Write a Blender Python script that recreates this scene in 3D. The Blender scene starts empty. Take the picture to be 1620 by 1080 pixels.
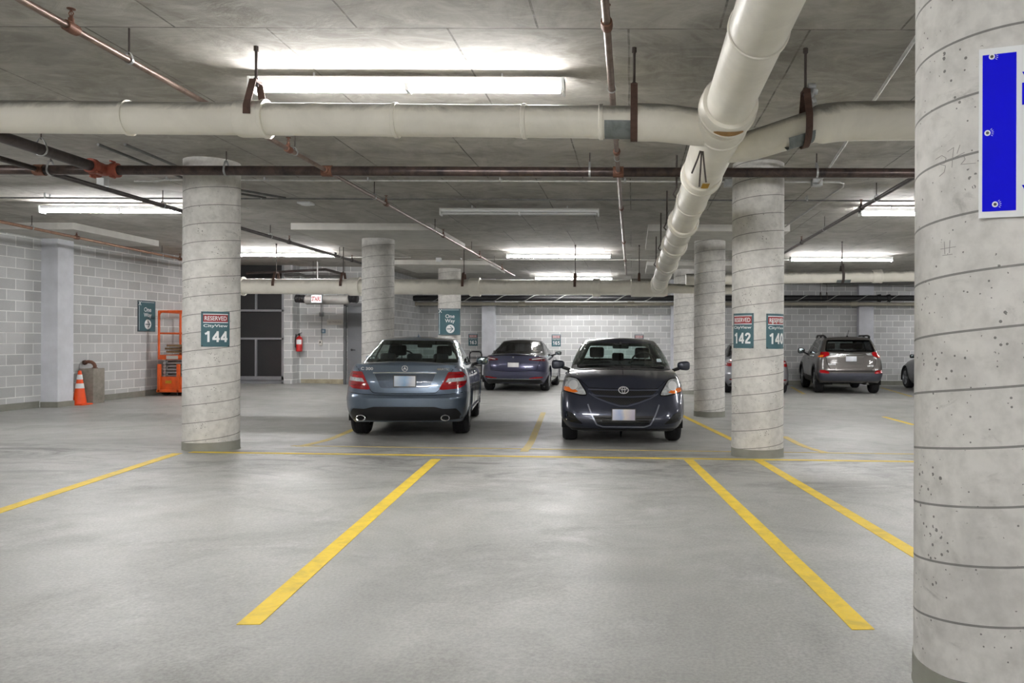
import bpy, bmesh, math, random
import numpy as np
from mathutils import Vector, Matrix, geometry
from mathutils.bvhtree import BVHTree

random.seed(7)
SC = bpy.context.scene
COL = SC.collection
PI = math.pi

# ------------------------------------------------------------------ camera
F, CX, CY, CZ, ROLL = 1250.0, 1000.0, 540.0, 1.30, 0.0035
cam_data = bpy.data.cameras.new('camera')
cam = bpy.data.objects.new('camera', cam_data)
COL.objects.link(cam)
cam_data.sensor_width = 36.0
cam_data.lens = 36.0 * F / 1620.0
cam_data.shift_x = -(CX - 810.0) / 1620.0
cam_data.clip_end = 200
cam.matrix_world = Matrix.Translation((0, 0, CZ)) @ Matrix.Rotation(PI / 2, 4, 'X') @ Matrix.Rotation(ROLL, 4, 'Z')
SC.camera = cam


def at(px, py, Y):
    """measured image point of the photograph, at distance Y -> place in the garage"""
    dx, dy = px - CX, py - CY
    c, s = math.cos(ROLL), math.sin(ROLL)
    return Vector(((dx * c + dy * s) * Y / F, Y, CZ - (-dx * s + dy * c) * Y / F))


HC = 2.10                      # ceiling above eye level
ZC = CZ + HC                   # ceiling height


# ------------------------------------------------------------------ curves
def pch(pts):
    xs = np.array([p[0] for p in pts], float)
    ys = np.array([p[1] for p in pts], float)
    h = np.diff(xs)
    d = np.diff(ys) / h
    m = np.zeros(len(xs))
    m[0], m[-1] = d[0], d[-1]
    for i in range(1, len(xs) - 1):
        if d[i - 1] * d[i] > 0:
            w1, w2 = 2 * h[i] + h[i - 1], h[i] + 2 * h[i - 1]
            m[i] = (w1 + w2) / (w1 / d[i - 1] + w2 / d[i])

    def f(x):
        x = np.clip(np.asarray(x, float), xs[0], xs[-1])
        i = np.clip(np.searchsorted(xs, x, side='right') - 1, 0, len(h) - 1)
        t = (x - xs[i]) / h[i]
        return ((1 + 2 * t) * (1 - t) ** 2 * ys[i] + t * (1 - t) ** 2 * h[i] * m[i]
                + t * t * (3 - 2 * t) * ys[i + 1] + t * t * (t - 1) * h[i] * m[i + 1])
    return f


# ------------------------------------------------------------------ materials
def rgb(r, g, b):
    def l(c):
        c /= 255.0
        return c / 12.92 if c <= 0.04045 else ((c + 0.055) / 1.055) ** 2.4
    return (l(r), l(g), l(b), 1.0)


class NT:
    def __init__(self, name):
        self.m = bpy.data.materials.new(name)
        self.m.use_nodes = True
        self.t = self.m.node_tree
        self.b = self.t.nodes['Principled BSDF']

    def n(self, typ, **kw):
        nd = self.t.nodes.new(typ)
        for k, v in kw.items():
            if k.startswith('i_'):
                key = k[2:]
                key = int(key) if key.isdigit() else key.replace('_', ' ')
                nd.inputs[key].default_value = v
            else:
                setattr(nd, k, v)
        return nd

    def l(self, a, b):
        self.t.links.new(a, b)

    def coord(self, kind='Object', scale=(1, 1, 1)):
        tc = self.n('ShaderNodeTexCoord')
        mp = self.n('ShaderNodeMapping')
        mp.inputs['Scale'].default_value = scale
        self.l(tc.outputs[kind], mp.inputs[0])
        return mp.outputs[0]

    def noise(self, vec, scale, detail=4, rough=0.55, dist=0.0):
        nd = self.n('ShaderNodeTexNoise')
        nd.inputs['Scale'].default_value = scale
        nd.inputs['Detail'].default_value = detail
        nd.inputs['Roughness'].default_value = rough
        nd.inputs['Distortion'].default_value = dist
        self.l(vec, nd.inputs['Vector'])
        return nd.outputs['Fac']

    def ramp(self, fac, stops):
        r = self.n('ShaderNodeValToRGB')
        el = r.color_ramp.elements
        while len(el) < len(stops):
            el.new(0.5)
        for e, (p, c) in zip(el, stops):
            e.position = p
            e.color = c if len(c) == 4 else (c[0], c[0], c[0], 1)
        self.l(fac, r.inputs[0])
        return r.outputs[0]

    def mix(self, fac, a, b, typ='MIX'):
        m = self.n('ShaderNodeMix', data_type='RGBA', blend_type=typ)
        for sock, v in ((m.inputs[0], fac), (m.inputs[6], a), (m.inputs[7], b)):
            if hasattr(v, 'is_output'):
                self.l(v, sock)
            else:
                sock.default_value = v
        return m.outputs[2]

    def math(self, op, a, b=None, c=None, clamp=False):
        m = self.n('ShaderNodeMath', operation=op, use_clamp=clamp)
        for i, v in enumerate((a, b, c)):
            if v is None:
                continue
            if hasattr(v, 'is_output'):
                self.l(v, m.inputs[i])
            else:
                m.inputs[i].default_value = v
        return m.outputs[0]

    def bump(self, h, strength=0.3, dist=0.01):
        b = self.n('ShaderNodeBump')
        b.inputs['Strength'].default_value = strength
        b.inputs['Distance'].default_value = dist
        self.l(h, b.inputs['Height'])
        self.l(b.outputs[0], self.b.inputs['Normal'])

    def set(self, **kw):
        for k, v in kw.items():
            self.b.inputs[k.replace('_', ' ')].default_value = v
        return self


def simple(name, c, rough=0.5, metal=0.0, coat=0.0, var=0.06, vs=6.0, spec=0.5, bump=0.0):
    """plain surface with a little procedural variation"""
    t = NT(name)
    v = t.coord()
    n = t.noise(v, vs, 5, 0.6)
    a = tuple(max(0, x * (1 - var * 2)) for x in c[:3]) + (1,)
    b = tuple(min(1, x * (1 + var * 2)) for x in c[:3]) + (1,)
    t.l(t.ramp(n, [(0.3, a), (0.7, b)]), t.b.inputs['Base Color'])
    t.set(Roughness=rough, Metallic=metal, Coat_Weight=coat, Specular_IOR_Level=spec, Coat_Roughness=0.04)
    if bump:
        t.bump(n, bump, 0.005)
    return t.m


M = {}


def mat_column():
    t = NT('column_concrete')
    tc = t.n('ShaderNodeTexCoord')
    sep = t.n('ShaderNodeSeparateXYZ')
    t.l(tc.outputs['Object'], sep.inputs[0])
    x, y, z = sep.outputs
    ang = t.math('ARCTAN2', y, x)
    k = t.math('SUBTRACT', t.math('DIVIDE', z, 0.207), t.math('DIVIDE', ang, 2 * PI))
    fr = t.math('FRACT', k)
    d = t.math('MINIMUM', fr, t.math('SUBTRACT', 1.0, fr))
    line = t.math('LESS_THAN', d, 0.020)
    step = t.math('SUBTRACT', fr, 0.5)
    v = tc.outputs['Object']
    n1 = t.noise(v, 2.2, 6, 0.6, 0.6)
    n2 = t.noise(v, 14, 5, 0.6)
    base = t.ramp(n1, [(0.28, rgb(188, 186, 182)), (0.5, rgb(214, 212, 207)), (0.75, rgb(226, 224, 219))])
    base = t.mix(t.math('MULTIPLY', t.ramp(n2, [(0.42, (0,)), (0.7, (1,))]), 0.35), base, rgb(150, 149, 144))
    vo = t.n('ShaderNodeTexVoronoi', feature='F1')
    vo.inputs['Scale'].default_value = 36
    t.l(v, vo.inputs['Vector'])
    sel = t.noise(v, 5.0, 3)
    pit = t.math('LESS_THAN', vo.outputs['Distance'], t.math('MULTIPLY', t.math('SUBTRACT', sel, 0.34), 0.75))
    pit = t.math('MULTIPLY', pit, t.math('GREATER_THAN', t.noise(v, 33, 2), 0.5))
    base = t.mix(t.math('MULTIPLY', pit, 0.75), base, rgb(70, 68, 64))
    base = t.mix(t.math('MULTIPLY', line, 0.75), base, rgb(88, 87, 84))
    smear = t.ramp(t.noise(t.coord('Object', (1, 1, 2.2)), 3.3, 6, 0.7, 1.0), [(0.6, (0,)), (0.78, (1,))])
    base = t.mix(t.math('MULTIPLY', smear, 0.6), base, rgb(118, 116, 111))
    t.l(base, t.b.inputs['Base Color'])
    t.set(Roughness=0.8)
    h = t.math('SUBTRACT', t.math('MULTIPLY', step, 0.5), t.math('ADD', t.math('MULTIPLY', line, 0.9), pit))
    t.bump(h, 0.35, 0.01)
    return t.m


def mat_floor():
    t = NT('sealed_floor_concrete')
    v = t.coord()
    n1 = t.noise(v, 0.55, 7, 0.62, 0.8)
    n2 = t.noise(t.coord('Object', (1.0, 1.15, 1)), 1.1, 8, 0.68, 0.8)
    n3 = t.noise(v, 60, 3, 0.7)
    base = t.ramp(n1, [(0.3, rgb(144, 145, 141)), (0.5, rgb(156, 157, 153)), (0.7, rgb(170, 170, 166))])
    base = t.mix(t.math('MULTIPLY', t.ramp(n2, [(0.5, (0,)), (0.68, (1,))]), 0.45), base, rgb(126, 126, 121))
    base = t.mix(t.math('MULTIPLY', t.ramp(t.noise(v, 1.3, 7, 0.7, 0.4), [(0.54, (0,)), (0.7, (1,))]), 0.5), base, rgb(190, 191, 190))
    base = t.mix(0.28, base, t.ramp(n3, [(0.35, (0.2,)), (0.65, (0.75,))]), 'OVERLAY')
    # tyre marks and dark scuffs in the row where the cars stand
    sx = t.noise(t.coord('Object', (0.7, 1.3, 1)), 1.5, 8, 0.72, 1.4)
    geo = t.n('ShaderNodeSeparateXYZ')
    t.l(t.n('ShaderNodeTexCoord').outputs['Object'], geo.inputs[0])
    band = t.math('SUBTRACT', 1.0, t.math('DIVIDE', t.math('ABSOLUTE', t.math('SUBTRACT', geo.outputs[1], 8.9)), 3.0), clamp=True)
    t.l(t.mix(t.math('MULTIPLY', t.math('MULTIPLY', t.ramp(sx, [(0.47, (0,)), (0.60, (1,))]), band), 0.8), base, rgb(84, 83, 79)),
        t.b.inputs['Base Color'])
    r = t.ramp(n2, [(0.3, (0.34,)), (0.7, (0.55,))])
    t.l(r, t.b.inputs['Roughness'])
    t.set(Specular_IOR_Level=0.45)
    t.bump(t.math('ADD', n3, t.math('MULTIPLY', n1, 2.0)), 0.10, 0.01)
    return t.m


def mat_ceiling():
    t = NT('formed_ceiling_concrete')
    v = t.coord()
    br = t.n('ShaderNodeTexBrick', offset=0.5)
    br.inputs['Scale'].default_value = 1.0
    br.inputs['Mortar Size'].default_value = 0.008
    br.inputs['Mortar Smooth'].default_value = 0.2
    br.inputs['Brick Width'].default_value = 1.22
    br.inputs['Row Height'].default_value = 2.44
    br.inputs['Color1'].default_value = rgb(170, 167, 160)
    br.inputs['Color2'].default_value = rgb(188, 185, 178)
    br.inputs['Mortar'].default_value = rgb(92, 90, 85)
    mp = t.n('ShaderNodeMapping')
    mp.inputs['Location'].default_value = (0.02, 2.0, 0)
    t.l(v, mp.inputs[0])
    wob = t.n('ShaderNodeVectorMath', operation='ADD')
    t.l(mp.outputs[0], wob.inputs[0])
    nz = t.n('ShaderNodeTexNoise')
    nz.inputs['Scale'].default_value = 1.5
    t.l(v, nz.inputs['Vector'])
    sc = t.n('ShaderNodeVectorMath', operation='SCALE')
    sc.inputs['Scale'].default_value = 0.02
    t.l(nz.outputs['Color'], sc.inputs[0])
    t.l(sc.outputs[0], wob.inputs[1])
    t.l(wob.outputs[0], br.inputs['Vector'])
    n1 = t.noise(t.coord('Object', (1, 0.8, 1)), 1.4, 8, 0.68, 1.6)
    n2 = t.noise(t.coord('Object', (0.8, 1.5, 1)), 2.4, 8, 0.72, 2.2)
    base = t.mix(t.math('MULTIPLY', t.ramp(n1, [(0.36, (0,)), (0.62, (1,))]), 0.75), br.outputs['Color'], rgb(138, 134, 125))
    base = t.mix(t.math('MULTIPLY', t.ramp(n2, [(0.46, (0,)), (0.7, (1,))]), 0.5), base, rgb(208, 206, 199))
    t.l(base, t.b.inputs['Base Color'])
    t.set(Roughness=0.85)
    t.bump(t.math('ADD', n2, t.math('MULTIPLY', br.outputs['Fac'], -2.0)), 0.45, 0.012)
    return t.m


def mat_block():
    t = NT('concrete_block_wall')
    tc = t.n('ShaderNodeTexCoord')
    br = t.n('ShaderNodeTexBrick', offset=0.5)
    br.inputs['Scale'].default_value = 1.0
    br.inputs['Mortar Size'].default_value = 0.0085
    br.inputs['Mortar Smooth'].default_value = 0.1
    br.inputs['Brick Width'].default_value = 0.4064
    br.inputs['Row Height'].default_value = 0.2032
    br.inputs['Bias'].default_value = -0.1
    br.inputs['Color1'].default_value = rgb(184, 185, 185)
    br.inputs['Color2'].default_value = rgb(206, 207, 207)
    br.inputs['Mortar'].default_value = rgb(242, 242, 240)
    t.l(tc.outputs['UV'], br.inputs['Vector'])
    n = t.noise(t.coord('Object'), 90, 3, 0.7)
    n2 = t.noise(t.coord('Object'), 0.9, 4, 0.6)
    base = t.mix(0.25, br.outputs['Color'], t.ramp(n, [(0.3, (0.25,)), (0.7, (0.7,))]), 'OVERLAY')
    base = t.mix(t.math('MULTIPLY', t.ramp(n2, [(0.45, (0,)), (0.7, (1,))]), 0.25), base, rgb(160, 160, 158))
    t.l(base, t.b.inputs['Base Color'])
    t.set(Roughness=0.9)
    t.bump(t.math('ADD', t.math('MULTIPLY', n, 0.35), t.math('MULTIPLY', br.outputs['Fac'], -1.0)), 0.5, 0.006)
    return t.m


def mat_pvc(name, c=(238, 234, 222), grime=0.8):
    t = NT(name)
    v = t.coord()
    n1 = t.noise(v, 1.8, 6, 0.65, 0.6)
    base = t.ramp(n1, [(0.3, rgb(*[x - 16 for x in c])), (0.6, rgb(*c))])
    g = t.n('ShaderNodeNewGeometry')
    sp = t.n('ShaderNodeSeparateXYZ')
    t.l(g.outputs['Normal'], sp.inputs[0])
    n2 = t.noise(t.coord('Object', (0.7, 1, 1)), 3.0, 7, 0.7, 0.8)
    # settled dust and soot, patchy, on the upward side
    top = t.math('ADD', sp.outputs[2], t.math('MULTIPLY', t.math('SUBTRACT', n2, 0.5), 1.1))
    msk = t.ramp(top, [(0.30, (0,)), (0.75, (1,))])
    base = t.mix(t.math('MULTIPLY', msk, grime), base, rgb(72, 70, 66))
    t.l(base, t.b.inputs['Base Color'])
    t.set(Roughness=0.45)
    t.bump(n1, 0.1, 0.01)
    return t.m


def mat_pipe(name, c, c2, rough=0.45, metal=0.3):
    t = NT(name)
    n = t.noise(t.coord(), 5.0, 7, 0.72, 0.8)
    t.l(t.ramp(n, [(0.35, rgb(*c)), (0.6, rgb(*c2))]), t.b.inputs['Base Color'])
    t.set(Roughness=rough, Metallic=metal)
    t.bump(n, 0.15, 0.004)
    return t.m


def mat_emit(name, c, s):
    t = NT(name)
    t.b.inputs['Base Color'].default_value = c
    t.b.inputs['Emission Color'].default_value = c
    t.b.inputs['Emission Strength'].default_value = s
    return t.m


def mat_paint(name, c, metal=0.65, rough=0.3, coat=0.03):
    t = NT(name)
    n = t.noise(t.coord(), 900, 2, 0.5)
    a = tuple(x * 0.85 for x in c[:3]) + (1,)
    t.l(t.ramp(n, [(0.35, a), (0.65, c)]), t.b.inputs['Base Color'])
    t.set(Metallic=metal, Roughness=rough, Coat_Weight=1.0, Coat_Roughness=coat)
    return t.m


def mat_glass(name, c, tint):
    """thin tinted pane: lets some light through and reflects"""
    t = NT(name)
    nt = t.t
    tr = t.n('ShaderNodeBsdfTransparent')
    n = t.noise(t.coord(), 3.0)
    t.l(t.ramp(n, [(0.0, c), (1.0, tuple(min(1, x * 1.08) for x in c[:3]) + (1,))]), tr.inputs[0])
    gl = t.n('ShaderNodeBsdfGlossy')
    gl.inputs['Roughness'].default_value = 0.02
    gl.inputs['Color'].default_value = (1, 1, 1, 1)
    lw = t.n('ShaderNodeLayerWeight')
    lw.inputs[0].default_value = 0.5
    mx = t.n('ShaderNodeMixShader')
    f = t.math('ADD', t.math('MULTIPLY', t.math('POWER', lw.outputs['Facing'], 5.0), 0.8), tint + 0.03, clamp=True)
    t.l(f, mx.inputs[0])
    t.l(tr.outputs[0], mx.inputs[1])
    t.l(gl.outputs[0], mx.inputs[2])
    t.l(mx.outputs[0], nt.nodes['Material Output'].inputs[0])
    return t.m


def mat_plate(name, stops):
    t = NT(name)
    tc = t.n('ShaderNodeTexCoord')
    sp = t.n('ShaderNodeSeparateXYZ')
    t.l(tc.outputs['Generated'], sp.inputs[0])
    n = t.noise(tc.outputs['Generated'], 2.0, 2)
    f = t.math('ADD', sp.outputs[0], t.math('MULTIPLY', t.math('SUBTRACT', n, 0.5), 0.4))
    t.l(t.ramp(f, stops), t.b.inputs['Base Color'])
    t.set(Roughness=0.35)
    return t.m


def mat_grid(name, c1, c2, sx, sz):
    """black plastic mesh / woven screen"""
    t = NT(name)
    ch = t.n('ShaderNodeTexChecker')
    ch.inputs['Color1'].default_value = c1
    ch.inputs['Color2'].default_value = c2
    ch.inputs['Scale'].default_value = 1.0
    t.l(t.coord('Object', (sx, 1, sz)), ch.inputs['Vector'])
    t.l(ch.outputs['Color'], t.b.inputs['Base Color'])
    t.set(Roughness=0.5)
    return t.m


M['column'] = mat_column()
M['floor'] = mat_floor()
M['ceiling'] = mat_ceiling()
M['block'] = mat_block()
M['band'] = simple('grey_base_paint', rgb(136, 136, 126), 0.7, var=0.06)
M['pilaster'] = simple('painted_concrete', rgb(212, 214, 220), 0.75, var=0.05, vs=3)
M['edge'] = simple('drop_panel_concrete', rgb(200, 198, 192), 0.85, var=0.06, vs=3)
M['pvc'] = mat_pvc('white_drain_pipe')
M['pvc_clean'] = mat_pvc('cream_drain_pipe', (240, 236, 224), 0.5)
M['saddle'] = mat_pipe('galvanised_saddle', (96, 102, 102), (132, 138, 138), 0.55, 0.4)
M['rust'] = mat_pipe('rusty_strap', (70, 50, 42), (98, 74, 64), 0.7, 0.2)
M['steel_brown'] = mat_pipe('brown_steel_pipe', (104, 84, 74), (140, 122, 112), 0.38, 0.55)
M['steel_dark'] = mat_pipe('dark_steel_pipe', (62, 56, 54), (84, 76, 74), 0.4, 0.5)
M['steel_main'] = mat_pipe('black_steel_main', (44, 40, 40), (84, 70, 65), 0.3, 0.45)
M['copper'] = mat_pipe('orange_brown_pipe', (130, 96, 76), (160, 124, 100), 0.45, 0.4)
M['coupling_red'] = mat_pipe('red_coupling', (128, 62, 46), (150, 78, 60), 0.55, 0.1)
M['coupling'] = mat_pipe('rusty_coupling', (96, 62, 48), (122, 84, 66), 0.6, 0.3)
M['galv'] = mat_pipe('galvanised_steel', (150, 152, 152), (190, 192, 192), 0.4, 0.6)
M['conduit'] = mat_pipe('conduit_steel', (176, 176, 172), (206, 206, 202), 0.4, 0.5)
M['conduit_dark'] = mat_pipe('dark_conduit', (92, 92, 90), (120, 120, 118), 0.45, 0.4)
M['rod'] = simple('hanger_rod_steel', rgb(74, 66, 62), 0.6, 0.4)
M['fixture'] = simple('white_enamel', rgb(226, 228, 228), 0.35, var=0.02)
M['tube_on'] = mat_emit('lit_tube', (1.0, 0.985, 0.985, 1), 60.0)
M['tube_off'] = simple('unlit_tube', rgb(214, 216, 216), 0.25, var=0.02)
M['yellow'] = None
M['teal'] = simple('teal_sign', rgb(62, 98, 106), 0.4, var=0.04)
M['white'] = simple('white_lettering', rgb(236, 238, 238), 0.5, var=0.01)
M['red_sign'] = simple('red_sign_panel', rgb(150, 42, 44), 0.5, var=0.05)
M['blue_sign'] = simple('blue_sign_vinyl', rgb(0, 0, 214), 0.6, var=0.02, spec=0.15)
M['sign_dark'] = simple('dark_sign', rgb(84, 92, 98), 0.5)
M['black'] = simple('black_plastic', rgb(22, 22, 24), 0.5, var=0.05)
M['mirror'] = simple('mirror_glass', rgb(120, 130, 132), 0.08, 1.0, var=0.02)
M['gloss_black'] = simple('gloss_black', rgb(12, 12, 14), 0.12, coat=0.5, var=0.03)
M['rubber'] = simple('tyre_rubber', rgb(34, 34, 37), 0.75, var=0.06, vs=20)
M['well'] = simple('wheel_well_black', rgb(10, 10, 11), 0.9, var=0.02)
M['rim'] = simple('alloy', rgb(150, 152, 156), 0.3, 0.9, var=0.03)
M['chrome'] = simple('chrome', rgb(222, 224, 228), 0.12, 1.0, var=0.02)
M['cabin'] = simple('dark_cabin_fabric', rgb(24, 24, 27), 0.8, var=0.08, vs=20)
M['glass'] = mat_glass('car_glass', (0.66, 0.76, 0.74, 1), 0.02)
M['glass_dark'] = mat_glass('dark_car_glass', (0.20, 0.21, 0.22, 1), 0.04)
M['red_lens'] = simple('red_lens', rgb(150, 8, 16), 0.15, coat=0.6, var=0.05)
M['red_dark'] = simple('dark_red_lens', rgb(92, 16, 26), 0.12, coat=1.0, var=0.05)
M['clear_lens'] = simple('clear_lens', rgb(206, 210, 212), 0.08, 0.35, coat=1.0, var=0.2, vs=28)
M['amber'] = simple('amber_lens', rgb(226, 112, 30), 0.15, coat=1.0, var=0.05)
M['orange'] = simple('orange_paint', rgb(222, 92, 30), 0.45, var=0.07, vs=9)
M['orange_cone'] = simple('cone_orange', rgb(238, 82, 22), 0.5, var=0.03)
M['wood'] = simple('scrap_board', rgb(128, 106, 76), 0.8, var=0.15, vs=12)
M['block_concrete'] = simple('rough_concrete', rgb(138, 132, 122), 0.9, var=0.12, vs=8, bump=0.3)
M['door'] = simple('grey_door_paint', rgb(112, 114, 118), 0.5, var=0.02)
M['door_frame'] = simple('grey_frame_paint', rgb(92, 94, 96), 0.5, var=0.02)
M['louver'] = mat_grid('dark_mesh_screen', rgb(34, 34, 35), rgb(48, 48, 49), 60, 60)
M['alu'] = simple('aluminium_mullion', rgb(160, 162, 166), 0.4, 0.5, var=0.03)
M['red_ext'] = simple('extinguisher_red', rgb(190, 24, 24), 0.3, coat=0.5, var=0.04)
M['duct'] = simple('grey_duct', rgb(150, 148, 144), 0.6, 0.2, var=0.05)
M['duct_dark'] = simple('dark_steel_duct', rgb(84, 83, 80), 0.6, 0.2, var=0.05)
M['beige_pipe'] = simple('beige_pipe', rgb(168, 162, 146), 0.6, var=0.05)
M['plaque'] = simple('pale_plaque', rgb(200, 197, 190), 0.6, var=0.03)
M['box_grey'] = simple('grey_box', rgb(120, 122, 122), 0.5, 0.3)
M['blue_small'] = simple('small_blue_sign', rgb(50, 96, 122), 0.5)
M['sticker'] = simple('yellow_sticker', rgb(196, 150, 30), 0.6, var=0.12, vs=40)
M['badge'] = simple('bright_badge', rgb(226, 228, 230), 0.3, 0.35, var=0.01)
M['stain'] = simple('rust_stain', rgb(168, 128, 72), 0.7, var=0.15, vs=20)


def mat_yellow():
    t = NT('worn_yellow_paint')
    v = t.coord('Generated', (1, 1, 1))
    n = t.noise(t.coord(), 7.0, 7, 0.72, 0.5)
    n2 = t.noise(t.coord(), 70.0, 3, 0.7)
    base = t.ramp(n, [(0.32, rgb(196, 170, 62)), (0.55, rgb(226, 194, 48)), (0.75, rgb(232, 202, 60))])
    base = t.mix(t.math('MULTIPLY', t.ramp(t.math('MULTIPLY', n, n2), [(0.30, (0,)), (0.42, (1,))]), 0.35), base, rgb(186, 176, 130))
    t.l(base, t.b.inputs['Base Color'])
    t.set(Roughness=0.6)
    return t.m


def mat_yellow_faint():
    t = NT('faded_yellow_paint')
    n = t.noise(t.coord(), 6.0, 7, 0.72, 0.5)
    t.l(t.ramp(n, [(0.35, rgb(186, 172, 120)), (0.6, rgb(206, 180, 84))]), t.b.inputs['Base Color'])
    t.set(Roughness=0.6)
    return t.m


M['yellow'] = mat_yellow()
M['yellow_faint'] = mat_yellow_faint()


# ------------------------------------------------------------------ mesh building
class MB:
    def __init__(self):
        self.v, self.f = [], []

    def add(self, vs, fs):
        b = len(self.v)
        self.v.extend(tuple(p) for p in vs)
        self.f.extend(tuple(b + i for i in f) for f in fs)
        return self

    def box(self, c, s, rz=0.0, rx=0.0, ry=0.0, bev=0.0):
        R = Matrix.Rotation(rz, 3, 'Z') @ Matrix.Rotation(ry, 3, 'Y') @ Matrix.Rotation(rx, 3, 'X')
        c = Vector(c)
        hx, hy, hz = s[0] / 2, s[1] / 2, s[2] / 2
        if bev > 0:
            bm = bmesh.new()
            bmesh.ops.create_cube(bm, size=1)
            for v in bm.verts:
                v.co = Vector((v.co.x * s[0], v.co.y * s[1], v.co.z * s[2]))
            bmesh.ops.bevel(bm, geom=bm.edges[:], offset=bev, segments=2, affect='EDGES', profile=0.5)
            bm.verts.index_update()
            self.add([c + R @ v.co for v in bm.verts], [[v.index for v in f.verts] for f in bm.faces])
            bm.free()
            return self
        vs = [c + R @ Vector((x * hx, y * hy, z * hz)) for z in (-1, 1) for y in (-1, 1) for x in (-1, 1)]
        return self.add(vs, [(0, 2, 3, 1), (4, 5, 7, 6), (0, 1, 5, 4), (1, 3, 7, 5), (3, 2, 6, 7), (2, 0, 4, 6)])

    def lathe(self, p0, axis, prof, n=24, closed_ends=True):
        """prof: (distance along axis, radius)"""
        a = Vector(axis).normalized()
        u = a.orthogonal().normalized()
        w = a.cross(u)
        p0 = Vector(p0)
        vs, fs = [], []
        for d, r in prof:
            for k in range(n):
                t = 2 * PI * k / n
                vs.append(p0 + a * d + (u * math.cos(t) + w * math.sin(t)) * max(r, 1e-4))
        for i in range(len(prof) - 1):
            for k in range(n):
                k2 = (k + 1) % n
                fs.append((i * n + k, i * n + k2, (i + 1) * n + k2, (i + 1) * n + k))
        if closed_ends:
            fs.append(tuple(range(n - 1, -1, -1)))
            fs.append(tuple((len(prof) - 1) * n + k for k in range(n)))
        return self.add(vs, fs)

    def tube(self, p0, p1, r, n=16, r1=None):
        p0, p1 = Vector(p0), Vector(p1)
        L = (p1 - p0).length
        return self.lathe(p0, p1 - p0, [(0, r), (L, r if r1 is None else r1)], n)

    def path(self, pts, r, n=12, closed=False, radii=None):
        pts = [Vector(p) for p in pts]
        m = len(pts)
        vs, fs = [], []
        ref = None
        for i, p in enumerate(pts):
            if closed:
                t = pts[(i + 1) % m] - pts[(i - 1) % m]
            else:
                t = pts[min(i + 1, m - 1)] - pts[max(i - 1, 0)]
            t.normalize()
            if ref is None:
                ref = t.orthogonal().normalized()
            else:
                ref = (ref - t * ref.dot(t))
                ref = ref.normalized() if ref.length > 1e-6 else t.orthogonal().normalized()
            w = t.cross(ref)
            rr = radii[i] if radii else r
            for k in range(n):
                a = 2 * PI * k / n
                vs.append(p + (ref * math.cos(a) + w * math.sin(a)) * rr)
        for i in range(m if closed else m - 1):
            j = (i + 1) % m
            for k in range(n):
                k2 = (k + 1) % n
                fs.append((i * n + k, i * n + k2, j * n + k2, j * n + k))
        if not closed:
            fs.append(tuple(range(n - 1, -1, -1)))
            fs.append(tuple((m - 1) * n + k for k in range(n)))
        return self.add(vs, fs)

    def strap(self, pts, normals_w, width, th):
        """flat band following pts; width along the vector normals_w"""
        w = Vector(normals_w).normalized() * width / 2
        pts = [Vector(p) for p in pts]
        m = len(pts)
        vs, fs = [], []
        for i, p in enumerate(pts):
            t = (pts[min(i + 1, m - 1)] - pts[max(i - 1, 0)]).normalized()
            nn = t.cross(w).normalized() * th / 2
            vs += [p + w + nn, p - w + nn, p - w - nn, p + w - nn]
        for i in range(m - 1):
            for k in range(4):
                k2 = (k + 1) % 4
                fs.append((i * 4 + k, i * 4 + k2, i * 4 + 4 + k2, i * 4 + 4 + k))
        fs += [(3, 2, 1, 0), tuple((m - 1) * 4 + k for k in range(4))]
        return self.add(vs, fs)

    def prism(self, poly, fn, d):
        """poly 2D outline, fn(u, v, w) -> 3D, extruded w 0..d"""
        n = len(poly)
        vs = [fn(u, v, 0) for u, v in poly] + [fn(u, v, d) for u, v in poly]
        fs = [tuple(range(n - 1, -1, -1)), tuple(range(n, 2 * n))]
        fs += [(i, (i + 1) % n, n + (i + 1) % n, n + i) for i in range(n)]
        return self.add(vs, fs)

    def build(self, name, mat, parent=None, world=True, smooth=True, ang=38):
        me = bpy.data.meshes.new(name)
        if parent is not None and world:
            L = parent.matrix_basis.inverted()
            if parent.parent is not None:
                L = (parent.parent.matrix_basis @ parent.matrix_basis).inverted()
            vs = [tuple(L @ Vector(p)) for p in self.v]
        else:
            vs = self.v
        me.from_pydata(vs, [], self.f)
        return finish(me, name, mat, parent, smooth, ang)


def finish(me, name, mat, parent, smooth=True, ang=38, norm=True):
    bm = bmesh.new()
    bm.from_mesh(me)
    if norm:
        bmesh.ops.recalc_face_normals(bm, faces=bm.faces)
    lim = math.radians(ang)
    for f in bm.faces:
        f.smooth = smooth
    if smooth:
        for e in bm.edges:
            if len(e.link_faces) == 2 and e.calc_face_angle(0) > lim:
                e.smooth = False
    bm.to_mesh(me)
    bm.free()
    if mat is not None:
        me.materials.append(mat)
    o = bpy.data.objects.new(name, me)
    COL.objects.link(o)
    if parent is not None:
        o.parent = parent
    return o


def thing(name, label, cat, loc=(0, 0, 0), rz=0.0, group=None):
    o = bpy.data.objects.new(name, None)
    COL.objects.link(o)
    o.empty_display_size = 0.1
    o.location = loc
    o.rotation_euler = (0, 0, rz)
    o['label'], o['category'] = label, cat
    if group:
        o['group'] = group
    bpy.context.view_layer.update()
    return o


def tag(o, label, cat, group=None):
    o['label'], o['category'] = label, cat
    if group:
        o['group'] = group
    return o


def struct(o):
    o['kind'] = 'structure'
    return o


def copy_thing(root, loc, label, rz=None):
    r = root.copy()
    COL.objects.link(r)
    r.location = loc
    if rz is not None:
        r.rotation_euler = (0, 0, rz)
    r['label'] = label
    for ch in [c for c in bpy.data.objects if c.parent == root]:
        c = ch.copy()
        COL.objects.link(c)
        c.parent = r
        for g in [q for q in bpy.data.objects if q.parent == ch]:
            d = g.copy()
            COL.objects.link(d)
            d.parent = c
    return r


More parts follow.
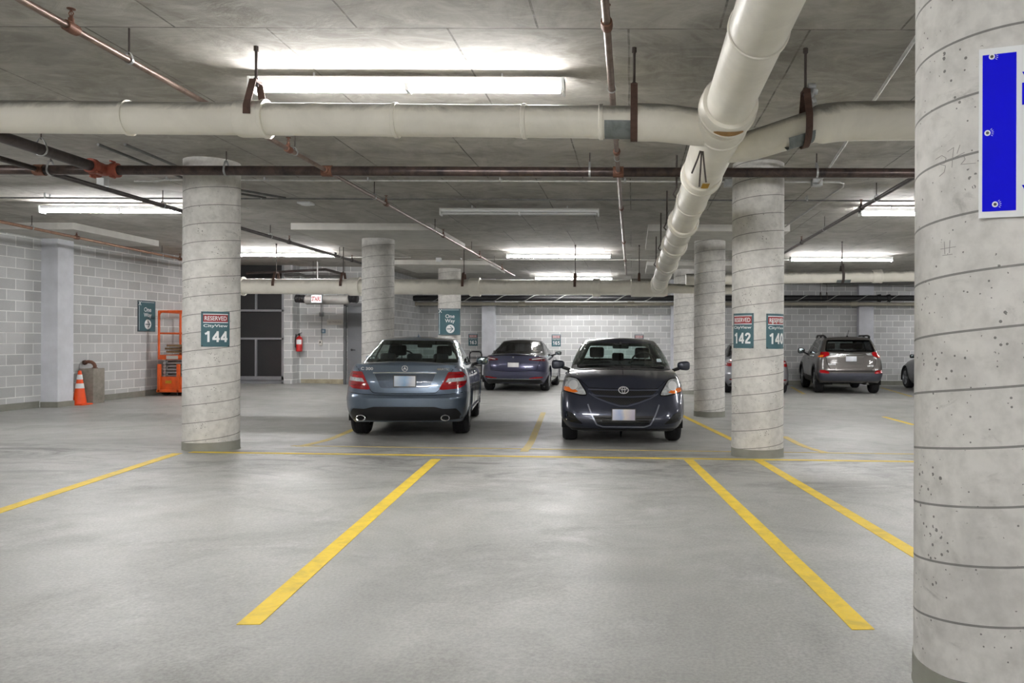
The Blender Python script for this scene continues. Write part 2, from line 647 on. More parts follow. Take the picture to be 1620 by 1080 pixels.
def text_data(s, size, bold=0.0, sx=1.0, extrude=0.0012, spacing=1.0, font=None):
    """2.5D lettering centred on (0,0): verts (u,v,w) and faces"""
    cu = bpy.data.curves.new('lettering', 'FONT')
    cu.body = s
    cu.size = 1.0
    cu.resolution_u = 3
    cu.offset = bold
    cu.extrude = 0.01
    cu.space_character = spacing
    o = bpy.data.objects.new('lettering', cu)
    COL.objects.link(o)
    bpy.context.view_layer.update()
    me = bpy.data.meshes.new_from_object(o.evaluated_get(bpy.context.evaluated_depsgraph_get()))
    bpy.data.objects.remove(o)
    vs = np.array([v.co[:] for v in me.vertices]) if len(me.vertices) else np.zeros((0, 3))
    fs = [tuple(p.vertices) for p in me.polygons]
    bpy.data.meshes.remove(me)
    bpy.data.curves.remove(cu)
    lo, hi = vs.min(0), vs.max(0)
    k = size / (hi[1] - lo[1])
    vs = (vs - (lo + hi) / 2) * k
    vs[:, 0] *= sx
    vs[:, 2] = np.where(vs[:, 2] > 0, extrude, 0.0)
    return vs, fs


DIGITS = {
    '0': [[(0.30 + 0.215 * math.sin(a), 0.5 + 0.415 * math.cos(a)) for a in np.linspace(0, 2 * PI, 29)]],
    '1': [[(0.40, 0.0), (0.40, 0.5), (0.40, 1.0)], [(0.10, 0.74), (0.26, 0.80), (0.40, 0.93)]],
    '2': [[(0.09, 0.70), (0.11, 0.80), (0.19, 0.89), (0.30, 0.915), (0.42, 0.88), (0.49, 0.78), (0.48, 0.66), (0.40, 0.52), (0.27, 0.38), (0.15, 0.24), (0.10, 0.10)], [(0.02, 0.085), (0.3, 0.085), (0.58, 0.085)]],
    '3': [[(0.08, 0.78), (0.16, 0.89), (0.30, 0.915), (0.44, 0.85), (0.47, 0.72), (0.40, 0.58), (0.24, 0.53)], [(0.24, 0.53), (0.42, 0.48), (0.50, 0.34), (0.45, 0.16), (0.30, 0.085), (0.15, 0.11), (0.07, 0.24)]],
    '4': [[(0.46, 0.0), (0.46, 0.5), (0.46, 1.0)], [(0.46, 0.90), (0.27, 0.63), (0.07, 0.32)], [(0.0, 0.28), (0.3, 0.28), (0.64, 0.28)]],
    '5': [[(0.10, 0.915), (0.3, 0.915), (0.54, 0.915)], [(0.17, 0.94), (0.15, 0.75), (0.13, 0.52)], [(0.10, 0.52), (0.22, 0.60), (0.36, 0.60), (0.48, 0.48), (0.50, 0.32), (0.43, 0.15), (0.29, 0.085), (0.15, 0.11), (0.07, 0.22)]],
    '6': [[(0.48, 0.78), (0.42, 0.88), (0.31, 0.915), (0.18, 0.85), (0.11, 0.68), (0.09, 0.42)], [(0.30 + 0.205 * math.sin(a), 0.315 + 0.235 * math.cos(a)) for a in np.linspace(0, 2 * PI, 25)]],
    '7': [[(0.04, 0.91), (0.3, 0.91), (0.58, 0.91)], [(0.50, 0.88), (0.35, 0.55), (0.24, 0.0)]],
}


def put_number(mb, s, h, fn, cx, cy, width, stroke=0.19):
    """bold sign numerals"""
    adv = 0.74
    tot = adv * len(s) - 0.12
    kx, k = width / tot, h
    for i, ch in enumerate(s):
        for path in DIGITS[ch]:
            fine = []
            for a, b in zip(path[:-1], path[1:]):
                for q in range(2):
                    fine.append((a[0] + (b[0] - a[0]) * q / 2, a[1] + (b[1] - a[1]) * q / 2))
            fine.append(path[-1])
            rb = ribbon([(cx - width / 2 + (x + i * adv) * kx, cy + (y - 0.5) * k) for x, y in fine], stroke * 0.5 * (k + kx))
            m = len(fine)
            vs = [fn(u, v, 0.0012) for u, v in rb] + [fn(u, v, -0.0005) for u, v in rb]
            fs = []
            for j in range(m - 1):
                a, b, c, d = j, j + 1, 2 * m - 2 - j, 2 * m - 1 - j
                fs += [(a, b, c, d), (2 * m + d, 2 * m + c, 2 * m + b, 2 * m + a), (a, 2 * m + a, 2 * m + b, b), (d, c, 2 * m + c, 2 * m + d)]
            fs += [(0, 2 * m - 1, 4 * m - 1, 2 * m), (m - 1, 3 * m - 1, 3 * m, m)]
            mb.add(vs, fs)


def put_text(mb, s, size, fn, cx=0.0, cy=0.0, width=None, bold=0.0, extrude=0.0012):
    vs, fs = text_data(s, size, bold, 1.0, extrude)
    if width:
        vs[:, 0] *= width / (vs[:, 0].max() - vs[:, 0].min())
    mb.add([fn(cx + a, cy + b, c) for a, b, c in vs], fs)
# ------------------------------------------------------------------ cars
def contour(w, y0, y1, nr, ar, nf, af, N):
    k = min(1.0, 0.96 * (y1 - y0) / (ar + af))
    ar, af = ar * k, af * k
    th = np.linspace(0, PI / 2, 160)
    c, s = np.cos(th), np.sin(th)
    xr, yr = w * s ** (2 / nr), (y0 + ar) - ar * c ** (2 / nr)
    xf, yf = w * s[::-1] ** (2 / nf), (y1 - af) + af * c[::-1] ** (2 / nf)
    x, y = np.concatenate([xr, xf]), np.concatenate([yr, yf])
    d = np.concatenate([[0], np.cumsum(np.hypot(np.diff(x), np.diff(y)))])
    q = np.linspace(0, d[-1], N)
    return np.interp(q, d, x), np.interp(q, d, y)


def shell(levels, N=200):
    """levels: list of dict(w,y0,y1,nr,ar,nf,af,z=function of (x,y)) -> verts, quads (closed rings)"""
    V = []
    for L in levels:
        x, y = contour(L['w'], L['y0'], L['y1'], L['nr'], L['ar'], L['nf'], L['af'], N)
        xx = np.concatenate([x, -x[-2:0:-1]])
        yy = np.concatenate([y, y[-2:0:-1]])
        zz = L['z'](xx, yy) * np.ones_like(xx)
        V.append(np.stack([xx, yy, zz], 1))
    n = len(V[0])
    verts = np.concatenate(V)
    i = np.arange(n)
    j = (i + 1) % n
    F4 = np.concatenate([np.stack([k * n + i, k * n + j, (k + 1) * n + j, (k + 1) * n + i], 1) for k in range(len(levels) - 1)])
    return verts, F4


def inside(poly, pts):
    pts = np.asarray(pts)
    x, y = pts[:, 0], pts[:, 1]
    r = np.zeros(len(pts), bool)
    n = len(poly)
    for i in range(n):
        x1, y1 = poly[i]
        x2, y2 = poly[(i + 1) % n]
        c = ((y1 > y) != (y2 > y))
        with np.errstate(divide='ignore', invalid='ignore'):
            xi = (x2 - x1) * (y - y1) / (y2 - y1 + 1e-12) + x1
        r ^= c & (x < xi)
    return r


def dens(poly, step):
    out = []
    n = len(poly)
    for i in range(n):
        a, b = Vector(poly[i]), Vector(poly[(i + 1) % n])
        k = max(1, int((b - a).length / step))
        out += [tuple(a.lerp(b, q / k)) for q in range(k)]
    return out


def rounded(poly, r, seg=4):
    out = []
    n = len(poly)
    for i in range(n):
        p, a, b = Vector(poly[i]), Vector(poly[i - 1]), Vector(poly[(i + 1) % n])
        u, v = (a - p), (b - p)
        rr = min(r, u.length * 0.45, v.length * 0.45)
        s, e = p + u.normalized() * rr, p + v.normalized() * rr
        for k in range(seg + 1):
            t = k / seg
            out.append(tuple((1 - t) ** 2 * s + 2 * t * (1 - t) * p + t * t * e))
    return out


def grow(poly, d):
    n = len(poly)
    area = sum(poly[i][0] * poly[(i + 1) % n][1] - poly[(i + 1) % n][0] * poly[i][1] for i in range(n))
    sg = 1 if area > 0 else -1
    out = []
    for i in range(n):
        p, a, b = Vector(poly[i]), Vector(poly[i - 1]), Vector(poly[(i + 1) % n])
        e1, e2 = (p - a), (b - p)
        if e1.length < 1e-9 or e2.length < 1e-9:
            out.append(poly[i])
            continue
        n1 = Vector((e1.y, -e1.x)).normalized()
        n2 = Vector((e2.y, -e2.x)).normalized()
        m = (n1 + n2)
        m = m / max(m.length_squared / 2, 0.4)
        out.append(tuple(p + m * d * sg))
    return out


def ribbon(pts, w):
    pts = [Vector(p) for p in pts]
    L, R = [], []
    for i, p in enumerate(pts):
        t = (pts[min(i + 1, len(pts) - 1)] - pts[max(i - 1, 0)]).normalized()
        nn = Vector((-t.y, t.x)) * w / 2
        L.append(tuple(p + nn))
        R.append(tuple(p - nn))
    return L + R[::-1]


def mirror(poly):
    return [(-u, v) for u, v in poly][::-1]


def ell(cx, cy, a, b, n=28):
    return [(cx + a * math.cos(2 * PI * k / n), cy + b * math.sin(2 * PI * k / n)) for k in range(n)]


AX = {  # view: (u,v) -> ray origin, ray direction
    'rear': (lambda u, v: Vector((u, -6, v)), Vector((0, 1, 0))),
    'front': (lambda u, v: Vector((u, 12, v)), Vector((0, -1, 0))),
    'right': (lambda u, v: Vector((6, u, v)), Vector((-1, 0, 0))),
    'left': (lambda u, v: Vector((-6, u, v)), Vector((1, 0, 0))),
    'top': (lambda u, v: Vector((u, v, 6)), Vector((0, 0, -1))),
}


class Car:
    def __init__(self, root, spec, paint):
        self.r, self.s, self.paint = root, spec, paint
        self.shells()

    def shells(self):
        s = self.s
        t_w, t_r, t_f = pch(s['w']), pch(s['yr']), pch(s['yf'])
        zs, zb = pch(s['zs']), pch(s['zb'])
        nr, ar, nf, af = s['plan']
        ts = np.concatenate([np.linspace(0, 0.86, 34), np.linspace(0.88, 1, 8)])
        lv = []
        for t in ts:
            lv.append(dict(w=float(t_w(t)), y0=float(t_r(t)), y1=float(t_f(t)), nr=nr, ar=ar, nf=nf, af=af,
                           z=(lambda x, y, t=t: zb(y) + t * (zs(y) - zb(y)))))
        cr = s.get('crown', 0.05)
        w1, r1, f1 = float(t_w(1)), float(t_r(1)), float(t_f(1))
        for q in list(np.linspace(0.03, 0.96, 16)) + [1.0]:
            lv.append(dict(w=max(w1 * (1 - q), 0.002), y0=r1 + 0.06 * q, y1=f1 - 0.10 * q, nr=nr, ar=ar * (1 - q) + 0.05, nf=nf, af=af * (1 - q) + 0.05,
                           z=(lambda x, y, q=q: zs(y) + cr * (1 - (1 - q) ** 2))))
        # floor of the shell
        first = dict(lv[0])
        low = [dict(first, w=first['w'] * k, z=(lambda x, y: zb(y))) for k in (0.02, 0.6, 0.93)]
        V, Q = shell(low + lv)
        nq = len(Q)
        ring = nq // (len(low + lv) - 1)
        self.nlow = ring * (len(low) + len(ts) - 1)
        self.bodyV, self.bodyQ = V, Q
        # greenhouse
        g = s['green']
        g_w, g_r, g_f = pch(g['w']), pch(g['yr']), pch(g['yf'])
        zr = pch(g['zr'])
        gl = []
        gts = np.linspace(0, 1, 30)
        p = g['plan']
        for t in gts:
            gl.append(dict(w=float(g_w(t)), y0=float(g_r(t)), y1=float(g_f(t)), nr=p[0], ar=p[1], nf=p[2], af=p[3],
                           z=(lambda x, y, t=t: (zs(y) - 0.03) * (1 - t) + t * zr(y))))
        w1, r1, f1 = float(g_w(1)), float(g_r(1)), float(g_f(1))
        for q in list(np.linspace(0.06, 0.96, 12)) + [1.0]:
            gl.append(dict(w=max(w1 * (1 - q), 0.002), y0=r1 + g.get('in_r', 0.25) * q, y1=f1 - g.get('in_f', 0.35) * q, nr=p[0], ar=p[1] * (1 - q) + 0.05,
                           nf=p[2], af=p[3] * (1 - q) + 0.05, z=(lambda x, y, q=q: zr(y) + g['crown'] * (1 - (1 - q) ** 2.2))))
        self.gV, self.gQ = shell(gl, 150)
        self.bvh_body = BVHTree.FromPolygons([tuple(v) for v in V], [tuple(int(i) for i in q) for q in Q])
        self.bvh_green = BVHTree.FromPolygons([tuple(v) for v in self.gV], [tuple(int(i) for i in q) for q in self.gQ])
        self.bvh_all = BVHTree.FromPolygons([tuple(v) for v in np.concatenate([V, self.gV])],
                                            [tuple(int(i) for i in q) for q in np.concatenate([Q, self.gQ + len(V)])])

    def make_mesh(self, V, Q, keep, name, mat, ang=30):
        Q = Q[keep]
        used = np.unique(Q)
        mp = np.full(len(V), -1)
        mp[used] = np.arange(len(used))
        me = bpy.data.meshes.new(name)
        me.from_pydata([tuple(v) for v in V[used]], [], [tuple(int(i) for i in q) for q in mp[Q]])
        bm = bmesh.new()
        bm.from_mesh(me)
        bmesh.ops.remove_doubles(bm, verts=bm.verts, dist=0.0008)
        bm.to_mesh(me)
        bm.free()
        return finish(me, name, mat, self.r, True, ang)

    def body(self, roof_mat=None):
        s = self.s
        V, Q = self.bodyV, self.bodyQ
        c = V[Q].mean(1)
        keep = np.ones(len(Q), bool)
        for yw in s['wheels']:
            keep &= ~(((c[:, 1] - yw) ** 2 + (c[:, 2] - s['rw']) ** 2 < (s['ra'] + 0.012) ** 2) & (np.abs(c[:, 0]) > 0.5) & (np.arange(len(Q)) < self.nlow))
        # deck under the cabin is cabin trim
        idx = np.arange(len(Q))
        g = s['green']
        gy0, gy1, gw = g['yr'][0][1], g['yf'][0][1], g['w'][0][1]
        base = contour(gw - 0.015, gy0 + 0.02, gy1 - 0.02, *g['plan'], 80)
        pl = list(zip(base[0], base[1])) + [(-x, y) for x, y in zip(base[0][::-1], base[1][::-1])]
        under = inside(pl, c[:, :2]) & (idx >= self.nlow)
        self.make_mesh(V, Q, keep & ~under, 'body', self.paint)
        self.make_mesh(V, Q, under, 'cabin_shelf', M['cabin'])
        # greenhouse with the window openings cut
        V, Q = self.gV, self.gQ
        c = V[Q].mean(1)
        p = V[Q]
        nrm = np.cross(p[:, 1] - p[:, 0], p[:, 3] - p[:, 0])
        nrm /= np.linalg.norm(nrm, axis=1)[:, None] + 1e-12
        ctr = np.array([0, (gy0 + gy1) / 2, 1.0])
        flip = ((c - ctr) * nrm).sum(1) < 0
        nrm[flip] *= -1
        keep = np.ones(len(Q), bool)
        for view, poly in self.windows:
            if view == 'rear':
                keep &= ~(inside(poly, c[:, [0, 2]]) & (nrm[:, 1] < -0.12))
            elif view == 'front':
                keep &= ~(inside(poly, c[:, [0, 2]]) & (nrm[:, 1] > 0.12))
            elif view == 'right':
                keep &= ~(inside(poly, c[:, [1, 2]]) & (nrm[:, 0] > 0.5))
            else:
                keep &= ~(inside(poly, c[:, [1, 2]]) & (nrm[:, 0] < -0.5))
        self.make_mesh(V, Q, keep, 'roof', roof_mat or self.paint)

    def cast(self, view, u, v, bvh):
        o, d = AX[view]
        k = 0
        uu = u
        if view in ('rear', 'front'):
            while k < 60:
                h = bvh.ray_cast(o(uu, v), d)
                if h[0] is not None:
                    return h[0], h[1]
                uu *= 0.992
                v += 0.006 if v < 0.7 else -0.004
                k += 1
        else:
            while k < 40:
                h = bvh.ray_cast(o(uu, v), d)
                if h[0] is not None:
                    return h[0], h[1]
                v -= 0.01 * (1 if v > 0.6 else -1)
                k += 1
        return o(u, v) + d * 6, -d

    def patch(self, name, view, polys, mat, off=0.004, depth=0.012, bvh=None, parent=None, step=0.03, smooth=True):
        """pieces of trim that follow the body: each outline is projected on the shell and given thickness"""
        bvh = bvh or self.bvh_all
        o, d = AX[view]
        allv, allf = [], []
        if polys and not isinstance(polys[0], list):
            polys = [polys]
        if len(polys) > 1 and name in ('reflector', 'fog_recess', 'door_handle', 'tail_light', 'door_gap', 'hood_crease', 'lens_seam', 'grille', 'slat', 'grille_trim'):
            for q in polys:
                last = self.patch(name, view, [q], mat, off, depth, bvh, parent, step, smooth)
            return last
        for poly in polys:
            outer, holes = poly, []
            if isinstance(poly[0], list):
                outer, holes = poly[0], poly[1:]
            loops = [dens(outer, step)] + [dens(h, step) for h in holes]
            pts, edges = [], []
            for L in loops:
                b = len(pts)
                pts += [Vector(p) for p in L]
                edges += [(b + i, b + (i + 1) % len(L)) for i in range(len(L))]
            nb = len(pts)
            us, vs = [p[0] for p in outer], [p[1] for p in outer]
            nu = int((max(us) - min(us)) / step)
            nv = int((max(vs) - min(vs)) / step)
            gp = [(min(us) + (i + 0.5 + 0.01 * (j % 3)) * step, min(vs) + (j + 0.5) * step) for i in range(nu + 1) for j in range(nv + 1)]
            if gp:
                ok = inside(grow(outer, -step * 0.4), gp)
                for h in holes:
                    ok &= ~inside(grow(h, step * 0.4), gp)
                pts += [Vector(p) for p, k in zip(gp, ok) if k]
            r = geometry.delaunay_2d_cdt(pts, edges, [], 0, 1e-5)
            vv, ff = r[0], r[2]
            cen = np.array([[sum(vv[i][0] for i in f) / len(f), sum(vv[i][1] for i in f) / len(f)] for f in ff])
            ok = inside(outer, cen)
            for h in holes:
                ok &= ~inside(h, cen)
            ff = [tuple(f) for f, k in zip(ff, ok) if k]
            b = len(allv)
            P = []
            for p in vv:
                h, nn = self.cast(view, p[0], p[1], bvh)
                P.append(h - d * off)
            allv += P
            ff = [f if ((P[f[1]] - P[f[0]]).cross(P[f[2]] - P[f[0]])).dot(d) < 0 else f[::-1] for f in ff]
            allf += [tuple(b + i for i in f) for f in ff]
            # rim
            cnt = {}
            for f in ff:
                for i in range(len(f)):
                    e = (f[i], f[(i + 1) % len(f)])
                    cnt[e] = cnt.get(e, 0) + 1
            rim = [e for e in cnt if (e[1], e[0]) not in cnt]
            mp = {}
            for e in rim:
                for i in e:
                    if i not in mp:
                        mp[i] = (len(allv), len(allv) + 1)
                        allv.append(P[i])
                        allv.append(P[i] + d * depth)
            for a, c in rim:
                allf.append((mp[c][0], mp[a][0], mp[a][1], mp[c][1]))
        me = bpy.data.meshes.new(name)
        me.from_pydata([tuple(v) for v in allv], [], allf)
        return finish(me, name, mat, parent or self.r, smooth, 50, norm=False)

    def window(self, name, view, poly, glass, frit=0.035):
        w = self.patch(name, view, grow(poly, 0.012), glass, off=0.003, depth=0.003, bvh=self.bvh_green)
        if frit:
            self.patch('window_border', view, [[grow(poly, 0.016), grow(poly, -frit)]], M['gloss_black'], off=0.0015, depth=0.01, bvh=self.bvh_green, parent=w)
        return w

    def arches(self, mat=None, width=0.045, off=0.004):
        s = self.s
        P = []
        for yw in s['wheels']:
            for view in ('right', 'left'):
                a0, a1 = -0.22, PI + 0.22
                n = 36
                pts = [(yw + (s['ra'] + width) * math.cos(a0 + (a1 - a0) * k / n), s['rw'] + (s['ra'] + width) * math.sin(a0 + (a1 - a0) * k / n)) for k in range(n + 1)]
                pts += [(yw + s['ra'] * math.cos(a0 + (a1 - a0) * k / n), s['rw'] + s['ra'] * math.sin(a0 + (a1 - a0) * k / n)) for k in range(n, -1, -1)]
                pts = [(u, max(v, s['zb'][0][1] + 0.05)) for u, v in pts]
                q = [pts[0]]
                for p in pts[1:]:
                    if abs(p[0] - q[-1][0]) + abs(p[1] - q[-1][1]) > 0.004:
                        q.append(p)
                self.patch('wheel_arch', view, q, mat or self.paint, off=off, depth=0.03, bvh=self.bvh_body)
        mb = MB()
        for yw in s['wheels']:
            for sg in (1, -1):
                n = 20
                xs = (0.45 * sg, (s['half'] - 0.02) * sg)
                r = s['ra'] + 0.02
                arc = [(yw + r * math.cos(a), s['rw'] + r * math.sin(a)) for a in np.linspace(-0.25, PI + 0.25, n)]
                vs = [(x, y, z) for x in xs for y, z in arc]
                mb.add(vs, [(i, i + 1, n + i + 1, n + i) for i in range(n - 1)] + [tuple(range(n))])
        mb.box((0, (s['wheels'][0] + s['wheels'][1]) / 2, s['zb'][0][1] + 0.02), (1.0, s['L'] - 0.5, 0.10))
        mb.box((0, s['wheels'][0], s['rw'] - 0.05), (1.3, 0.10, 0.10))
        mb.box((0, s['wheels'][1], s['rw'] - 0.05), (1.3, 0.10, 0.10))
        mb.build('underbody', M['well'], self.r, world=False)

    def wheels(self, spokes=5, rimmat=None):
        s = self.s
        R, W = s['rw'], s['tw']
        for yw in s['wheels']:
            for sg in (1, -1):
                x1 = (s['half'] - 0.025) * sg      # outer face
                mb = MB()
                pr = [(0.0, R * 0.66), (0.006, R * 0.80), (0.0, R * 0.90), (0.02, R * 0.965), (0.045, R)]
                k = 5
                gw = (W - 0.09) / k
                for i in range(k):
                    a = 0.045 + gw * i
                    pr += [(a + gw * 0.10, R), (a + gw * 0.14, R - 0.008), (a + gw * 0.24, R - 0.008), (a + gw * 0.28, R)]
                pr += [(W - 0.045, R), (W - 0.02, R * 0.965), (W, R * 0.90), (W, R * 0.62)]
                mb.lathe((x1, yw, R), (-sg, 0, 0), pr, 40, closed_ends=False)
                wh = mb.build('wheel', M['rubber'], self.r, world=False, ang=30)
                rb = MB()
                rb.lathe((x1, yw, R), (-sg, 0, 0), [(0.0, R * 0.665), (0.012, R * 0.655), (0.016, R * 0.62), (0.10, R * 0.58), (W * 0.9, R * 0.6)], 40, closed_ends=False)
                for q in range(spokes):
                    a = 2 * PI * q / spokes + 0.3
                    for e in (-0.13, 0.13) if spokes <= 5 else (0.0,):
                        p0 = Vector((x1 - sg * 0.02, yw + 0.05 * math.cos(a), R + 0.05 * math.sin(a)))
                        p1 = Vector((x1 - sg * 0.008, yw + R * 0.64 * math.cos(a + e), R + R * 0.64 * math.sin(a + e)))
                        rb.path([p0, (p0 + p1) / 2 + Vector((sg * 0.006, 0, 0)), p1], 0.018, 6)
                rb.lathe((x1 - sg * 0.005, yw, R), (-sg, 0, 0), [(0, 0.03), (0.004, 0.045), (0.06, 0.06)], 20)
                rb.build('rim', rimmat or M['rim'], wh, world=False)
                dk = MB()
                dk.lathe((x1 - sg * 0.11, yw, R), (-sg, 0, 0), [(0, R * 0.56), (0.03, R * 0.56)], 24)
                dk.build('brake_disc', M['duct_dark'], wh, world=False)

    def plate(self, view, cx, cz, mat, w=0.305, h=0.152, tilt=0.0, bvh=None, proud=0.012, yoff=None):
        hit, _ = self.cast(view, cx, cz, bvh or self.bvh_body)
        sg = -1 if view == 'rear' else 1
        mb = MB()
        y = hit.y + sg * proud if yoff is None else yoff
        mb.box((cx, y, cz), (w, 0.008, h), rx=tilt, bev=0.003)
        o = mb.build('license_plate', mat, self.r, world=False)
        fr = MB()
        for a, b, ww, hh in ((0, h / 2, w + 0.012, 0.01), (0, -h / 2, w + 0.012, 0.01), (w / 2, 0, 0.01, h), (-w / 2, 0, 0.01, h)):
            fr.box((cx + a, y, cz + b), (ww, 0.012, hh))
        fr.build('plate_frame', M['duct_dark'], o, world=False)
        return o

    def mirrors(self, y, z, x, mat, size=(0.20, 0.10, 0.13), glass=True):
        for sg in (1, -1):
            bm = bmesh.new()
            bmesh.ops.create_uvsphere(bm, u_segments=20, v_segments=12, radius=0.5)
            vs = []
            for v in bm.verts:
                p = v.co.copy()
                for i in range(3):
                    p[i] = math.copysign(abs(p[i] * 2) ** 0.62, p[i]) * 0.5
                vs.append((x * sg + p.x * size[0], y + p.y * size[1] - 0.25 * size[1] * abs(p.x), z + p.z * size[2] * (1 + 0.25 * p.x * sg)))
            fs = [[v.index for v in f.verts] for f in bm.faces]
            bm.free()
            mb = MB()
            mb.add(vs, fs)
            m = mb.build('mirror', mat, self.r, world=False)
            if glass:
                gb = MB()
                gb.box((x * sg, y - size[1] * 0.52, z), (size[0] * 0.74, 0.012, size[2] * 0.70), bev=0.004)
                gb.build('mirror_glass', M['mirror'], m, world=False)
            st = MB()
            st.path([(x * sg - sg * size[0] * 0.35, y, z - size[2] * 0.3), (sg * (x - size[0] * 0.5 - 0.10), y + 0.02, z - size[2] * 0.62)], 0.025, 8)
            st.build('mirror_stalk', M['black'], m, world=False)

    def seats(self, rows, zt=1.02, head=1.22, hw=0.11):
        """rows: list of (y, [x...], with headrests)"""
        for y, xs, headrest in rows:
            for x in xs:
                mb = MB()
                mb.box((x, y, zt - 0.20), (0.46, 0.13, 0.46), bev=0.05)
                se = mb.build('seat', M['cabin'], self.r, world=False)
                if headrest:
                    hb = MB()
                    hb.box((x, y - 0.01, head - 0.07), (hw * 2, 0.10, 0.17), bev=0.035)
                    for q in (-0.05, 0.05):
                        hb.tube((x + q, y, zt - 0.02), (x + q, y, head - 0.1), 0.007, 8)
                    hb.build('headrest', M['cabin'], se, world=False)

    def steering(self, x, y, z):
        mb = MB()
        pts = []
        for k in range(28):
            a = 2 * PI * k / 28
            pts.append((x + 0.185 * math.cos(a), y + 0.06 * math.sin(a), z + 0.175 * math.sin(a)))
        mb.path(pts, 0.014, 8, closed=True)
        mb.box((x, y + 0.02, z), (0.34, 0.03, 0.05), bev=0.01)
        mb.box((x, y + 0.02, z - 0.02), (0.14, 0.05, 0.12), bev=0.02)
        mb.build('steering_wheel', M['black'], self.r, world=False)

    def lettering(self, s, view, cx, cz, size, mat, width=None, bvh=None, name='badge_lettering'):
        bvh = bvh or self.bvh_body
        o, d = AX[view]
        sg = 1 if view == 'rear' else -1

        def fn(u, v, w):
            h, _ = self.cast(view, u * sg, v, bvh)
            return h - d * (0.002 + w)
        mb = MB()
        put_text(mb, s, size, fn, cx * sg, cz, width, 0.02, 0.004)
        return mb.build(name, mat, self.r, world=False)


def put_car(root, px_axle, Y_axle, y_local, heading, sc=(1, 1, 1)):
    """stand the car on the sloping floor: heading = world angle of the car's forward axis from +Y (anticlockwise)"""
    Xa = (px_axle - CX) * Y_axle / F
    c, s = math.cos(heading), math.sin(heading)
    ox, oy = Xa + s * y_local, Y_axle - c * y_local
    P = [Vector((x * c - y * s + ox, x * s + y * c + oy, 0)) for x, y in ((-0.75, 0.8), (0.75, 0.8), (-0.75, 3.5), (0.75, 3.5))]
    z = [zf(p.x, p.y) for p in P]
    pitch = ((z[2] + z[3]) - (z[0] + z[1])) / 2 / 2.7
    roll = ((z[1] + z[3]) - (z[0] + z[2])) / 2 / 1.5
    z0 = (z[0] + z[1]) / 2 - 0.8 * pitch
    root.rotation_mode = 'XYZ'
    root.matrix_world = (Matrix.Translation((ox, oy, z0)) @ Matrix.Rotation(heading, 4, 'Z') @ Matrix.Rotation(math.atan(pitch), 4, 'X')
                         @ Matrix.Rotation(-math.atan(roll), 4, 'Y') @ Matrix.Diagonal((*sc, 1)))


